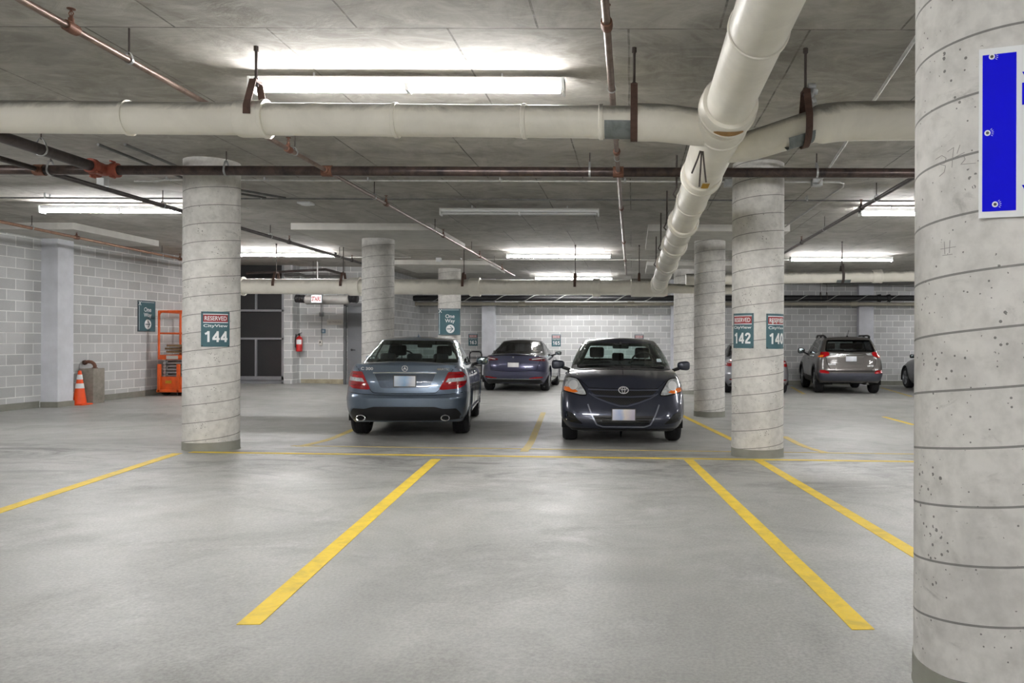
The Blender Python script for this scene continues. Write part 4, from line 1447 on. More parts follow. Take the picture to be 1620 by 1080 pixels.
    for sg in (1, -1):
        mb = MB()
        mb.path([(sg * 0.61, 0.66, 1.585), (sg * 0.625, 0.80, 1.635), (sg * 0.63, 1.0, 1.652), (sg * 0.63, 2.1, 1.655), (sg * 0.62, 2.35, 1.59)], 0.026, 10)
        for y in (0.78, 1.5, 2.15):
            mb.box((sg * 0.625, y, 1.61), (0.05, 0.14, 0.07), bev=0.012)
        mb.build('roof_rail', M['black'], r, world=False)
    mb = MB()
    mb.lathe((0, 0.72, 1.62), (0, 0, 1), [(0, 0.03), (0.03, 0.02)], 12)
    mb.tube((0, 0.72, 1.64), (0.02, 0.58, 1.80), 0.006, 8)
    mb.build('antenna', M['black'], r, world=False)
    c.mirrors(2.98, 1.19, 1.0, M['black'], (0.22, 0.13, 0.17))
    c.seats([(2.05, (-0.38, 0.38), True), (1.15, (-0.4, 0.0, 0.4), True)], 1.2, 1.42, 0.13)
    for v in ('right', 'left'):
        c.patch('door_gap', v, [ribbon([(1.97, 1.1), (1.97, 0.45)], 0.007), ribbon([(3.08, 1.05), (3.1, 0.6), (2.98, 0.4)], 0.007), ribbon([(1.06, 1.1), (1.2, 0.8), (1.36, 0.5)], 0.007)], M['gloss_black'], off=0.002, depth=0.004)
        c.patch('sill_cladding', v, [rounded([(1.40, 0.32), (3.10, 0.30), (3.10, 0.46), (1.40, 0.48)], 0.03)], M['black'], off=0.015, depth=0.03)
        c.patch('door_handle', v, [rounded([(1.22, 0.95), (1.42, 0.96), (1.42, 0.99), (1.22, 0.98)], 0.01), rounded([(2.10, 0.95), (2.30, 0.96), (2.30, 0.99), (2.10, 0.98)], 0.01)], c.paint, off=0.03, depth=0.02)
    mb = MB()
    mb.tube((0.45, 0.10, 0.30), (0.45, 0.5, 0.32), 0.035, 12)
    mb.build('exhaust_pipe', M['duct_dark'], r, world=False)
    return r
# ------------------------------------------------------------------ the setting
_prof = pch([(-8, 1.28), (3, 1.28), (8.6, 1.295), (11.6, 1.43), (15.5, 1.435), (22, 1.40), (28, 1.40)])


def sstep(a, b, x):
    t = min(1, max(0, (x - a) / (b - a)))
    return t * t * (3 - 2 * t)


def floor_depth(x, y):
    """floor surface below eye level: it drains gently"""
    h = float(_prof(y)) + 0.0095 * (max(-7, min(4.5, x)) + 1.75)
    h -= 0.05 * sstep(-6.5, -10, x) * sstep(11, 15, y)
    h -= 0.09 * sstep(-5, -9, x) * sstep(18, 22, y)
    return h


x0, x1, y0, y1, st = -13.0, 15.0, -7.0, 28.0, 0.25
nx, ny = int((x1 - x0) / st) + 1, int((y1 - y0) / st) + 1
fb = MB()
fb.add([(x0 + i * st, y0 + j * st, CZ - floor_depth(x0 + i * st, y0 + j * st)) for j in range(ny) for i in range(nx)],
       [(j * nx + i, j * nx + i + 1, (j + 1) * nx + i + 1, (j + 1) * nx + i) for j in range(ny - 1) for i in range(nx - 1)])
struct(fb.build('floor', M['floor']))
_fbvh = BVHTree.FromPolygons(fb.v, fb.f)


def zf(x, y):
    h = _fbvh.ray_cast(Vector((x, y, 5)), Vector((0, 0, -1)))
    return h[0].z if h[0] is not None else 0.0


def ground(px, py):
    """measured floor point of the photograph -> place on the floor"""
    d = at(px, py, 1.0) - Vector((0, 0, CZ))
    h = _fbvh.ray_cast(Vector((0, 0, CZ)), d.normalized())
    return h[0]


cb = MB()
cb.box((1, 10.5, ZC + 0.15), (28, 35, 0.30))
struct(cb.build('ceiling', M['ceiling'], smooth=False))


def block_wall(name, p0, p1, z0, z1, th=0.2, mat=None, uo=0.0):
    """wall whose visible face runs p0->p1; thickness goes to the left of that direction"""
    p0, p1 = Vector((p0[0], p0[1], 0)), Vector((p1[0], p1[1], 0))
    d = (p1 - p0)
    L = d.length
    d.normalize()
    n = Vector((-d.y, d.x, 0)) * th
    vs = [p0 + Vector((0, 0, z0)), p1 + Vector((0, 0, z0)), p1 + Vector((0, 0, z1)), p0 + Vector((0, 0, z1))]
    vs += [v + n for v in vs]
    fs = [(0, 1, 2, 3), (5, 4, 7, 6), (1, 5, 6, 2), (4, 0, 3, 7), (3, 2, 6, 7), (4, 5, 1, 0)]
    me = bpy.data.meshes.new(name)
    me.from_pydata([tuple(v) for v in vs], [], fs)
    uv = me.uv_layers.new(name='UVMap')
    for lp in me.loops:
        v = me.vertices[lp.vertex_index].co
        uv.data[lp.index].uv = ((v - p0).dot(d) + uo, v.z)
    me.materials.append(mat or M['block'])
    o = bpy.data.objects.new(name, me)
    COL.objects.link(o)
    return struct(o)


LWX = lambda y: -11.65 + 0.06 * (y - 14.6)       # left wall line
YB = 27.0                                         # back wall
YD = 22.5                                         # wall with the door
XR = -7.25                                        # return wall beside the door
block_wall('wall_left', (LWX(-7), -7), (LWX(YD + 0.3), YD + 0.3), -0.4, ZC + 0.02)
block_wall('wall_door_side', (-9.72, YD), (XR - 0.002, YD), -0.3, ZC + 0.02, uo=0.13)
block_wall('wall_return', (XR, YD + 0.03), (XR, YB + 0.2), -0.4, ZC + 0.02)
block_wall('wall_back', (XR, YB), (14.6, YB), -0.4, ZC + 0.02, uo=0.1)
block_wall('wall_right', (14.5, YB), (14.5, -7), -0.4, ZC + 0.02)
block_wall('wall_rear', (14.5, -6.6), (-12.95, -6.6), -0.4, ZC + 0.02)


def trim(name, boxes, mat, bev=0.0):
    mb = MB()
    for c, s, rz in boxes:
        mb.box(c, s, rz, bev=bev)
    return struct(mb.build(name, mat, smooth=False))


# drop panels that thicken the slab over the columns
k = 0
for xa, xb, ya, yb in ((-6.12, -3.62, 14.15, 17.1), (0.28, 2.82, 14.15, 17.1), (-6.3, -3.72, 20.55, 23.1), (0.38, 2.85, 20.55, 23.1), (-11.9, -10.04, 14.2, 16.75), (8.2, 10.7, 14.15, 17.1)):
    k += 1
    trim('trim_%d' % k, [(((xa + xb) / 2, (ya + yb) / 2, ZC - 0.055), (xb - xa, yb - ya, 0.13), 0)], M['edge'])
# pilasters
pl = [((-11.47, 15.72), (0.40, 0.44)), ((at(773, 500, 26.8).x, 26.88), (0.44, 0.30)), ((at(1071, 500, 26.8).x, 26.88), (0.42, 0.26)), ((at(1370, 500, 26.8).x, 26.88), (0.50, 0.26))]
for (x, y), (w, d) in pl:
    k += 1
    trim('trim_%d' % k, [((x, y, 1.55), (w, d, 3.72), 0)], M['pilaster'])
# painted grey foot of walls and pilasters
yy = [y for y in (0, 5, 10, 15.45)]
mb = MB()
for a, b in ((2.0, 15.45), (16.0, YD)):
    n = 24
    for i in range(n):
        ya, yb = a + (b - a) * i / n, a + (b - a) * (i + 1) / n
        vs = []
        for y in (ya, yb):
            z = zf(LWX(y) + 0.1, y)
            vs += [(LWX(y) - 0.01, y, z - 0.05), (LWX(y) + 0.012, y, z - 0.05), (LWX(y) + 0.012, y, z + 0.13), (LWX(y) - 0.01, y, z + 0.13)]
        mb.add(vs, [(0, 1, 5, 4), (1, 2, 6, 5), (2, 3, 7, 6)])
mb.box((-11.47, 15.72, zf(-11.3, 15.7)), (0.43, 0.47, 0.22))
struct(mb.build('baseboard_left', M['band']))
mb = MB()
mb.box(((XR + 14.5) / 2, YB, 0.02 + zf(4, 26.8)), (14.5 - XR, 0.03, 0.24))
struct(mb.build('baseboard_back', M['band']))
mb = MB()
mb.box((-8.78, YD, zf(-9, 22.4) + 0.04), (1.28, 0.03, 0.16))
struct(mb.build('baseboard_door_side', simple('stained_base', rgb(158, 150, 128), 0.7, var=0.14, vs=5)))

# louvred opening in a metal frame on the left of the back, with the block pier beside it
YL = 22.05
fx = lambda px: at(px, 540, YL).x
za = lambda py: at(415, py, YL).z
zb0 = zf(-10, YL)
xl, xr = LWX(YL) + 0.02, fx(449)
zt = za(440)
mb = MB()
mb.box(((xl + xr) / 2, YL + 0.10, (zb0 + ZC) / 2), (xr - xl, 0.02, ZC - zb0))
w = struct(mb.build('window_1', M['louver'], smooth=False))
mb = MB()
for py, hh in ((491, 0.055), (535.5, 0.055), (598, 0.10), (606, 0.06)):
    mb.box(((xl + xr) / 2, YL + 0.05, za(py)), (xr - xl, 0.08, hh))
mb.box(((xl + xr) / 2, YL + 0.07, za(602)), (xr - xl, 0.04, 0.16))
mb.box((xr - 0.035, YL + 0.05, (zb0 + za(400)) / 2), (0.07, 0.08, za(400) - zb0))
mb.box((fx(404), YL + 0.05, (za(598) + za(535)) / 2), (0.05, 0.06, za(535) - za(598)))
mb.box((fx(404), YL + 0.05, (za(491) + za(440)) / 2), (0.05, 0.06, za(440) - za(491)))
mb.build('window_frame', M['alu'], w, smooth=False)
k += 1
xp0, xp1 = fx(449), fx(463)
block_wall('wall_pier_front', (xp0, YL), (xp1, YL), -0.3, ZC + 0.02, th=0.03)
block_wall('wall_pier_side', (xp1, YL + 0.03), (xp1, YD + 0.05), -0.3, ZC + 0.02, th=0.2)
# the door
xd0, xd1 = at(545, 540, YD).x, XR - 0.03
zd = zf(-8, YD - 0.05)
dt = at(560, 484, YD).z
mb = MB()
mb.box(((xd0 + 0.06 + xd1) / 2, YD - 0.02, (zd + dt) / 2), (xd1 - xd0 - 0.14, 0.05, dt - zd), bev=0.004)
d1 = struct(mb.build('door_1', M['door']))
mb = MB()
mb.box((xd0 + 0.03, YD - 0.03, (zd + dt) / 2 + 0.03), (0.07, 0.10, dt - zd + 0.06))
mb.box((xd1, YD - 0.03, (zd + dt) / 2 + 0.03), (0.07, 0.10, dt - zd + 0.06))
mb.box(((xd0 + xd1) / 2, YD - 0.03, dt + 0.04), (xd1 - xd0, 0.10, 0.08))
mb.build('door_frame', M['door_frame'], d1, smooth=False)
hp = at(559, 553, YD)
mb = MB()
mb.lathe((hp.x - 0.03, YD - 0.045, hp.z), (0, -1, 0), [(0, 0.03), (0.01, 0.03), (0.012, 0.012), (0.05, 0.012)], 14)
mb.path([(hp.x - 0.03, YD - 0.095, hp.z), (hp.x + 0.04, YD - 0.10, hp.z), (hp.x + 0.09, YD - 0.095, hp.z - 0.01)], 0.011, 8)
mb.build('door_handle', M['black'], d1)
# dark steel girder high on the right of the back wall
pa, pb = at(1306, 444, 25.6), at(1700, 444, 25.6)
trim('trim_%d' % (k), [(((pa.x + pb.x) / 2, 25.8, pa.z), (pb.x - pa.x, 0.4, 0.17), 0)], M['duct_dark'])

# ------------------------------------------------------------------ columns
R = 0.305
cols = {}


def column(key, x, y, top, label):
    z = zf(x, y)
    t = thing('concrete_column', label, 'column', (x, y, z - 0.02))
    mb = MB()
    mb.lathe((x, y, z + 0.10), (0, 0, 1), [(0, R), (top - z - 0.10, R)], 72)
    mb.build('shaft', M['column'], t)
    mb = MB()
    mb.lathe((x, y, z - 0.05), (0, 0, 1), [(0, R + 0.012), (0.045, R + 0.010), (0.06, R + 0.004), (0.155, R + 0.004), (0.157, R)], 72)
    mb.build('base_band', M['band'], t)
    cols[key] = (x, y)
    return t


column('near', 1.395, 3.0, ZC + 0.02, 'large round concrete column close by at the right edge, carrying the blue and white sign')
column('144', -4.975, 9.35, ZC + 0.02, 'round concrete column carrying the reserved sign for space 144')
column('142', 1.49, 9.38, ZC + 0.02, 'round concrete column carrying the signs for spaces 142 and 140')
column('r2l', -4.985, 15.5, ZC - 0.10, 'bare round concrete column just left of the steel blue saloon')
column('r2r', 1.53, 15.62, ZC - 0.10, 'bare round concrete column right of the navy saloon, in front of the half hidden far one')
column('r3l', -5.04, 21.8, ZC - 0.10, 'far round concrete column with the One Way sign behind the steel blue saloon')
column('r3r', 1.45, 21.8, ZC - 0.10, 'farthest round concrete column, half hidden behind the bare column right of the navy saloon')

# cap of pale mortar at two column heads
# ------------------------------------------------------------------ painted lines


def line(pa, pb, width, label, mat='yellow', ext=0.0):
    a, b = ground(*pa), ground(*pb)
    a, b = Vector((a.x, a.y, 0)), Vector((b.x, b.y, 0))
    d = (b - a).normalized()
    b = b + d * ext
    n = Vector((-d.y, d.x, 0)) * width / 2
    m = max(2, int((b - a).length / 0.12))
    vs, fs = [], []
    for i in range(m + 1):
        p = a.lerp(b, i / m)
        for q in (p + n, p, p - n):
            z = zf(q.x, q.y)
            vs.append((q.x, q.y, z + 0.003))
    for i in range(m):
        for j in range(2):
            fs.append((i * 3 + j, i * 3 + j + 1, i * 3 + j + 4, i * 3 + j + 3))
    nb = len(vs)
    vs += [(x, y, z - 0.006) for x, y, z in vs]
    fs += [tuple(nb + i for i in f[::-1]) for f in fs]
    for i in range(m):
        for j in (0, 2):
            fs.append((i * 3 + j, (i + 1) * 3 + j, nb + (i + 1) * 3 + j, nb + i * 3 + j))
    fs += [(0, 1, nb + 1, nb), (1, 2, nb + 2, nb + 1), (m * 3, m * 3 + 1, nb + m * 3 + 1, nb + m * 3), (m * 3 + 1, m * 3 + 2, nb + m * 3 + 2, nb + m * 3 + 1)]
    mb = MB()
    mb.add(vs, fs)
    tag(mb.build('parking_line', M[mat], smooth=False), label, 'parking line')


line((690, 726), (393, 988), 0.105, 'bold yellow stall line running to the lower left of the middle space')
line((1089, 727), (1366, 996), 0.105, 'bold yellow stall line running to the lower right, ending beside the near column')
line((1198, 727), (1443, 873), 0.105, 'yellow stall line from the foot of the 142 column to behind the near column', ext=1.2)
line((281, 717), (0, 808), 0.105, 'yellow stall line at the left, from the 144 column to the left edge', ext=1.5)
line((302, 715), (1446, 730), 0.10, 'long yellow cross line at the heads of the front stalls', ext=1.5)
line((462, 705), (1446, 718), 0.09, 'thinner yellow cross line just behind the front one, nearer the cars', 'yellow_faint', ext=1.5)
line((829, 714), (858, 656), 0.10, 'worn yellow line on the floor between the steel blue and navy saloons', 'yellow_faint', ext=0.5)
line((474, 706), (555, 681), 0.10, 'worn yellow line running left from under the rear of the steel blue saloon', 'yellow_faint', ext=1.5)
line((1160, 696), (1083, 659), 0.10, 'yellow line between the navy saloon and the 142 column', ext=0.4)
line((1306, 716), (1240, 690), 0.10, 'faded yellow line right of the 142 column foot', 'yellow_faint')
line((1446, 672), (1398, 659), 0.10, 'short yellow line at the far right beside the near column edge', 'yellow')
line((1272, 623), (1252, 612), 0.10, 'yellow line on the floor left of the SUV', 'yellow_faint')
line((1442, 627), (1394, 613), 0.10, 'faded yellow line on the floor right of the SUV', 'yellow_faint')

# ------------------------------------------------------------------ lights
LIGHT_GROUP = 'strip lights under the ceiling'


def strip_light(x, y, lit, label, length=2.46):
    t = thing('strip_light', label, 'light fixture', (x, y, ZC), group=LIGHT_GROUP)
    h = ZC - 0.05
    mb = MB()
    mb.prism([(-0.065, 0.0), (0.065, 0.0), (0.05, -0.055), (-0.05, -0.055)], lambda u, v, w: (x - length / 2 + w, y + u, h + v), length)
    for e in (-1, 1):
        mb.box((x + e * (length / 2 - 0.01), y, h - 0.055), (0.02, 0.14, 0.11))
        mb.tube((x + e * length * 0.3, y, h - 0.01), (x + e * length * 0.3, y, ZC + 0.005), 0.008, 8)
    mb.build('housing', M['fixture'], t, smooth=False)
    for e in (-1, 1):
        for yo in (-0.033, 0.033):
            mb = MB()
            mb.lathe((x + (e - 1) * 0.5 * 1.21 + 0.012, y + yo, h - 0.078), (1, 0, 0), [(0, 0.012), (0.004, 0.0165), (1.175, 0.0165), (1.18, 0.012)], 12)
            mb.build('tube', M['tube_on' if lit else 'tube_off'], t)
    mb = MB()
    mb.box((x, y, h - 0.078), (0.03, 0.11, 0.045))
    mb.build('socket', M['fixture'], t, smooth=False)
    return t


XS = (-7.86, -1.76, 4.98)
strip_light(-1.765, 6.2, True, 'lit strip light nearest the camera, above the front white drain pipe')
strip_light(-1.75, 12.25, False, 'unlit strip light with bare tubes in the middle of the ceiling')
strip_light(-7.86, 12.15, True, 'lit strip light at the left, between the left wall and the 144 column')
strip_light(4.72, 12.15, True, 'lit strip light at the right, running behind the near column')
strip_light(-8.14, 18.4, True, 'lit strip light right of the 144 column above the dark mesh screen')
strip_light(-1.72, 18.5, True, 'lit strip light in the middle, behind the unlit one, above the back drain pipe')
strip_light(5.02, 19.0, True, 'lit strip light at the right above the strapped drain pipe and the SUV')
strip_light(-1.85, 25.0, True, 'farthest lit strip light, half hidden behind the back drain pipe')
strip_light(5.4, 24.6, False, 'unlit strip light tucked under the ceiling near the back wall at the right')
strip_light(-7.86, 6.2, True, 'lit strip light out at the left side of the front bay')
strip_light(4.98, 6.2, True, 'lit strip light out at the right behind the near column')
strip_light(-7.86, 0.1, True, 'lit strip light in the bay behind at the left')
strip_light(-1.76, 0.1, True, 'lit strip light in the bay directly overhead')
strip_light(4.98, 0.1, True, 'lit strip light in the bay behind at the right')
strip_light(11.2, 12.2, True, 'lit strip light in the far right bay')
strip_light(12.2, 25.0, True, 'added lit strip light, out of view at the far right, brightening the back wall')  # unseen fixture added to brighten the dark back wall by the SUV
strip_light(11.2, 19.0, True, 'lit strip light in the far right back bay')
strip_light(11.2, 3.2, True, 'lit strip light in the far right front bay')
strip_light(-1.76, -4.5, True, 'lit strip light by the rear wall')
# ------------------------------------------------------------------ drain pipes


def ring_profile(L, r, hubs):
    """plain pipe with belled hubs: hubs = [(d, length, extra radius)]"""
    pr = [(0, r)]
    for d, ln, e in sorted(hubs):
        pr += [(d, r), (d + 0.004, r + e * 0.8), (d + 0.02, r + e), (d + ln - 0.02, r + e), (d + ln - 0.004, r + e * 0.8), (d + ln, r)]
    pr += [(L, r)]
    return pr


def hub_part(p0, d, s, ln, r, e, parent, mat, name='coupling'):
    mb = MB()
    mb.lathe(Vector(p0) + Vector(d) * s, d, [(0, r - 0.002), (0.0, r + e * 0.7), (0.02, r + e), (ln - 0.03, r + e), (ln - 0.025, r + e + 0.008), (ln, r + e + 0.008), (ln, r - 0.002)], 40, closed_ends=False)
    return mb.build(name, mat, parent)


def hanger(p, r, parent, axis, mat, top=None, w=0.04, half=False):
    """clevis: strap round the pipe at p, rod up to the ceiling"""
    p = Vector(p)
    a = Vector(axis).normalized()
    side = a.cross(Vector((0, 0, 1))).normalized()
    up = Vector((0, 0, 1))
    n = 22
    pts = []
    for k in range(n + 1):
        t = -PI * 0.5 + 0.0 - PI * 0.0
        an = PI + 0.25 + (PI - 0.5) * k / n + 0.0
        pts.append(p + side * math.cos(an) * (r + 0.008) + up * math.sin(an) * (r + 0.008))
    pts = [p + side * -(r + 0.008) * 0.35 + up * (r + 0.13)] + [p + side * -(r + 0.008) + up * (r * 0.45)] + pts + [p + side * (r + 0.008) + up * (r * 0.45)] + [p + side * (r + 0.008) * 0.35 + up * (r + 0.13)]
    mb = MB()
    if half:
        q = [pts[0], pts[1], p + side * -(r + 0.010)]
        mb.strap(q, a, w, 0.008)
        mb.strap([2 * p.dot(side) * side - 2 * v.dot(side) * side + v for v in q], a, w, 0.008)
    else:
        mb.strap(pts, a, w, 0.006)
    mb.box(p + up * (r + 0.13), (w if abs(a.x) > .5 else r * 0.8, r * 0.8 if abs(a.x) > .5 else w, 0.02))
    h = mb.build('hanger', mat, parent)
    rb = MB()
    zt = top or ZC
    rb.tube(p + up * (r + 0.10), Vector((p.x, p.y, zt + 0.01)), 0.010, 10)
    rb.tube(Vector((p.x, p.y, zt - 0.035)), Vector((p.x, p.y, zt + 0.005)), 0.018, 6)
    rb.tube(p + up * (r + 0.10), p + up * (r + 0.16), 0.017, 6)
    rb.build('rod', M['rod'], h)
    return h


YA = 5.65
# front run along the picture
A0, A1 = at(-420, 181, YA), at(1003, 193.5, YA)
t = thing('drain_pipe', 'white drain pipe crossing the whole front of the view below the nearest strip light', 'pipe', A0)
dA = (A1 - A0).normalized()
LA = (A1 - A0).length
mb = MB()
mb.lathe(A0, dA, [(0, 0.114), (LA, 0.114)], 40)
mb.build('pipe', M['pvc'], t)
sA = lambda px: (at(px, 190, YA) - A0).dot(dA)
hub_part(A0, dA, sA(378), 0.21, 0.114, 0.016, t, M['pvc'])
hub_part(A0, dA, sA(197), 0.04, 0.114, 0.003, t, M['pvc'], 'joint_band')
hub_part(A0, dA, sA(612), 0.08, 0.114, 0.003, t, M['pvc'], 'joint_band')
hub_part(A0, dA, sA(815), 0.08, 0.114, 0.003, t, M['pvc'], 'joint_band')
hub_part(A0, dA, sA(932), 0.10, 0.114, 0.003, t, M['pvc'], 'joint_band')
hanger(A0 + dA * sA(405), 0.132, t, dA, M['rust'], w=0.05, half=True)
hanger(A0 + dA * sA(1003), 0.125, t, dA, M['rust'], w=0.05)


def saddle(P, d, r, ln, parent, name='pipe_saddle', lo=-2.35, hi=-0.6):
    d = Vector(d).normalized()
    side = d.cross(Vector((0, 0, 1))).normalized()
    up = side.cross(d)
    mb = MB()
    vs, n = [], 18
    for s in (0, ln):
        for k in range(n + 1):
            a = lo + (hi - lo) * k / n
            vs.append(Vector(P) + d * s + (side * math.cos(a) + up * math.sin(a)) * (r + 0.004))
    for s in (0, ln):
        for k in range(n + 1):
            a = lo + (hi - lo) * k / n
            vs.append(Vector(P) + d * s + (side * math.cos(a) + up * math.sin(a)) * (r + 0.001))
    m = n + 1
    fs = [(k, k + 1, m + k + 1, m + k) for k in range(n)]
    fs += [(0, m, 3 * m, 2 * m), (n, 2 * m + n, 3 * m + n, m + n)]
    fs += [(k, 2 * m + k, 2 * m + k + 1, k + 1) for k in range(n)] + [(m + k, m + k + 1, 3 * m + k + 1, 3 * m + k) for k in range(n)]
    mb.add(vs, fs)
    return mb.build(name, M['saddle'], parent)


saddle(A0 + dA * sA(957), dA, 0.114, sA(999) - sA(957), t, lo=-2.2, hi=0.0 - 0.15)

# big pipe running away from the camera
B = lambda y: Vector((0.64 - 0.0078 * (y - 5.65), y, CZ + 1.57 - 0.0346 * (y - 5.65)))
tB = thing('drain_pipe', 'large cream drain pipe running from overhead toward the back, with belled hubs', 'pipe', B(1.5))
b0, b1 = B(1.2), B(17.15)
dB = (b1 - b0).normalized()
LB = (b1 - b0).length
sB = lambda y: (B(y) - b0).dot(dB)
mb = MB()
mb.lathe(b0, dB, [(0, 0.155), (LB, 0.155)], 48)
mb.build('pipe', M['pvc_clean'], tB)
for y, ln, e in ((5.30, 0.16, 0.036), (5.62, 0.22, 0.028), (7.15, 0.16, 0.030), (9.45, 0.13, 0.028), (11.2, 0.13, 0.026), (13.2, 0.15, 0.028), (16.2, 0.2, 0.02)):
    hub_part(b0, dB, sB(y) - ln / 2, ln, 0.155, e, tB, M['pvc_clean'], 'hub')
for y in (4.1, 6.55, 8.3, 10.4, 12.3, 14.6):
    hub_part(b0, dB, sB(y), 0.012, 0.155, 0.002, tB, M['pvc'], 'joint_band')
mb = MB()   # fat body of the double branch fitting
mb.lathe(b0, dB, [(sB(5.75), 0.158), (sB(5.8), 0.178), (sB(6.9), 0.178), (sB(7.05), 0.158)], 48, closed_ends=False)
mb.build('branch_fitting', M['pvc_clean'], tB)
mb = MB()
T = Vector((at(1110, 241, 5.8).x, 5.8, CZ + 1.40))
for q, (dx, dz) in enumerate(((-0.062, 0.165), (-0.016, 0.262), (0.024, 0.228))):
    s_ = T + Vector((0.010 * (q - 1), 0.006 * q, 0))
    mb.path([s_, s_ + Vector((dx * 0.3, 0, -dz * 0.35)), s_ + Vector((dx, 0, -dz))], 0.0065, 8)
mb.build('wire', M['rod'], tB)
mb = MB()
yv, k = B(7.0), 0
vs = []
for s in (-0.09, 0.09):
    for a in (-1.75, -1.62, -1.5, -1.4):
        c = B(6.85 + s)
        vs.append((c.x + 0.181 * math.cos(a) , c.y, c.z + 0.181 * math.sin(a)))
mb.add(vs, [(i, i + 1, 5 + i, 4 + i) for i in range(3)])
mb.build('sticker', M['sticker'], tB)
mb = MB()   # old glue stain on the hub
vs = []
for s, r_ in ((-0.06, 0.1925), (0.055, 0.1925)):
    for i in range(11):
        a = -2.1 + 1.1 * i / 10
        c = B(5.30 + 0.045 - (0.045 - s) * (0.25 + 0.75 * math.sin(PI * i / 10) ** 0.7))
        vs.append((c.x + r_ * math.cos(a), c.y, c.z + r_ * math.sin(a)))
mb.add(vs, [(i, i + 1, 12 + i, 11 + i) for i in range(10)])
mb.build('glue_stain', M['stain'], tB)
for y in (8.9, 11.0, 12.9, 14.9):
    mb = MB()
    c = B(y)
    mb.path([c + Vector((-0.10, 0, 0.14)), c + Vector((-0.16, 0, 0.20)), c + Vector((-0.12, 0, 0.28)), Vector((c.x - 0.12, c.y, ZC + 0.01))], 0.011, 8)
    mb.build('hanger', M['rod'], tB)

# branch coming in from the left (elbow of larger bore)
e0 = A1
pts = [e0 + Vector((-0.0, 0, 0)), at(1040, 194, YA), at(1070, 197, YA + 0.02), at(1100, 201, YA + 0.06), B(5.80)]
t = thing('drain_elbow', 'short fat cream elbow joining the front drain pipe to the big pipe', 'pipe', e0)
mb = MB()
sm = []
for i in range(len(pts) - 1):
    for q in range(5):
        sm.append(pts[i].lerp(pts[i + 1], q / 5))
sm.append(pts[-1])
mb.path(sm, 0.132, 36)
mb.build('pipe', M['pvc'], t)
# branch leaving to the right
cp = [B(6.35), at(1180, 233, YA + 0.45), at(1228, 218, YA + 0.2), at(1275, 203, YA), at(1300, 196, YA), at(1330, 192, YA), at(1400, 191, YA), at(1447, 191, YA), at(1900, 189, YA)]
t = thing('drain_pipe', 'cream drain branch rising right from the big pipe to behind the near column', 'pipe', cp[0])
mb = MB()
sm = []
for i in range(len(cp) - 1):
    for q in range(6):
        sm.append(cp[i].lerp(cp[i + 1], q / 6))
sm.append(cp[-1])
for _ in range(4):
    sm = [sm[0]] + [(sm[i - 1] + sm[i] * 2 + sm[i + 1]) / 4 for i in range(1, len(sm) - 1)] + [sm[-1]]
rad = [0.112 if (p.x < at(1290, 0, YA).x) else 0.138 for p in sm]
for _ in range(2):
    rad = [rad[0]] + [(rad[i - 1] + rad[i] * 2 + rad[i + 1]) / 4 for i in range(1, len(rad) - 1)] + [rad[-1]]
mb.path(sm, 0.1, 36, radii=rad)
mb.build('pipe', M['pvc'], t)
pc = at(1274, 203, YA)
hanger(pc, 0.13, t, (1, 0, 0.25), M['rust'], w=0.05)
saddle(at(1240, 212, YA), at(1290, 197, YA) - at(1240, 212, YA), 0.114, 0.22, t, lo=-2.6, hi=-0.5)
mb = MB()   # foil tape wound round the rod
q = pc + Vector((0.045, 0, 0.30))
for i in range(5):
    mb.box(q + Vector((0.012 * math.sin(i * 2.1), 0, -0.035 * i)), (0.06, 0.05, 0.045), rz=i * 0.7, rx=0.3 * i, bev=0.012)
mb.build('foil_wrap', M['galv'], t)

# back run
YD2 = 17.2
D0, D1 = at(340, 452.5, YD2), at(1046, 455, YD2)
t = thing('drain_pipe', 'white drain pipe along the back with belled couplings, left of the big pipe end', 'pipe', D0)
dD = (D1 - D0).normalized()
LD = (D1 - D0).length
sD = lambda px: (at(px, 453, YD2) - D0).dot(dD)
mb = MB()
mb.lathe(D0, dD, [(0, 0.165), (LD, 0.165)], 40)
mb.build('pipe', M['pvc_clean'], t)
for px, ln in ((379, 0.10), (552, 0.25), (743, 0.23), (938, 0.16)):
    hub_part(D0, dD, sD(px), ln, 0.165, 0.034, t, M['pvc_clean'])
mb = MB()
mb.lathe(D0, dD, [(sD(998), 0.17), (sD(998.5), 0.20), (sD(1050), 0.20), (sD(1056), 0.17)], 40, closed_ends=True)
mb.build('tee_fitting', M['pvc'], t)
for px in (437, 543, 734, 910, 1011):
    hanger(D0 + dD * sD(px), 0.168, t, dD, M['rust'], w=0.055, half=True)
mb = MB()
E0, E1 = at(1046, 456, YD2), at(1200, 458.5, YD2)
t = thing('drain_pipe', 'thinner white drain pipe continuing right behind the bare column from the big pipe end', 'pipe', E0)
mb.lathe(E0, E1 - E0, [(0, 0.105), ((E1 - E0).length, 0.105)], 32)
mb.build('pipe', M['pvc'], t)
YF = 16.45
F0, F1 = at(1085, 442, YF), at(1750, 431, YF)
t = thing('drain_pipe', 'cream drain pipe at the back right, strapped up above the SUV', 'pipe', F0)
dF = (F1 - F0).normalized()
sF = lambda px: (at(px, 432, YF) - F0).dot(dF)
mb = MB()
mb.lathe(F0, dF, [(0, 0.12), ((F1 - F0).length, 0.12)], 36)
mb.build('pipe', M['pvc'], t)
hub_part(F0, dF, sF(1380), 0.19, 0.12, 0.018, t, M['pvc_clean'])
hanger(F0 + dF * sF(1332), 0.124, t, dF, M['rod'], w=0.055)
saddle(F0 + dF * sF(1322), dF, 0.12, 0.29, t)

# ------------------------------------------------------------------ sprinkler pipes
ZP = CZ + 1.885


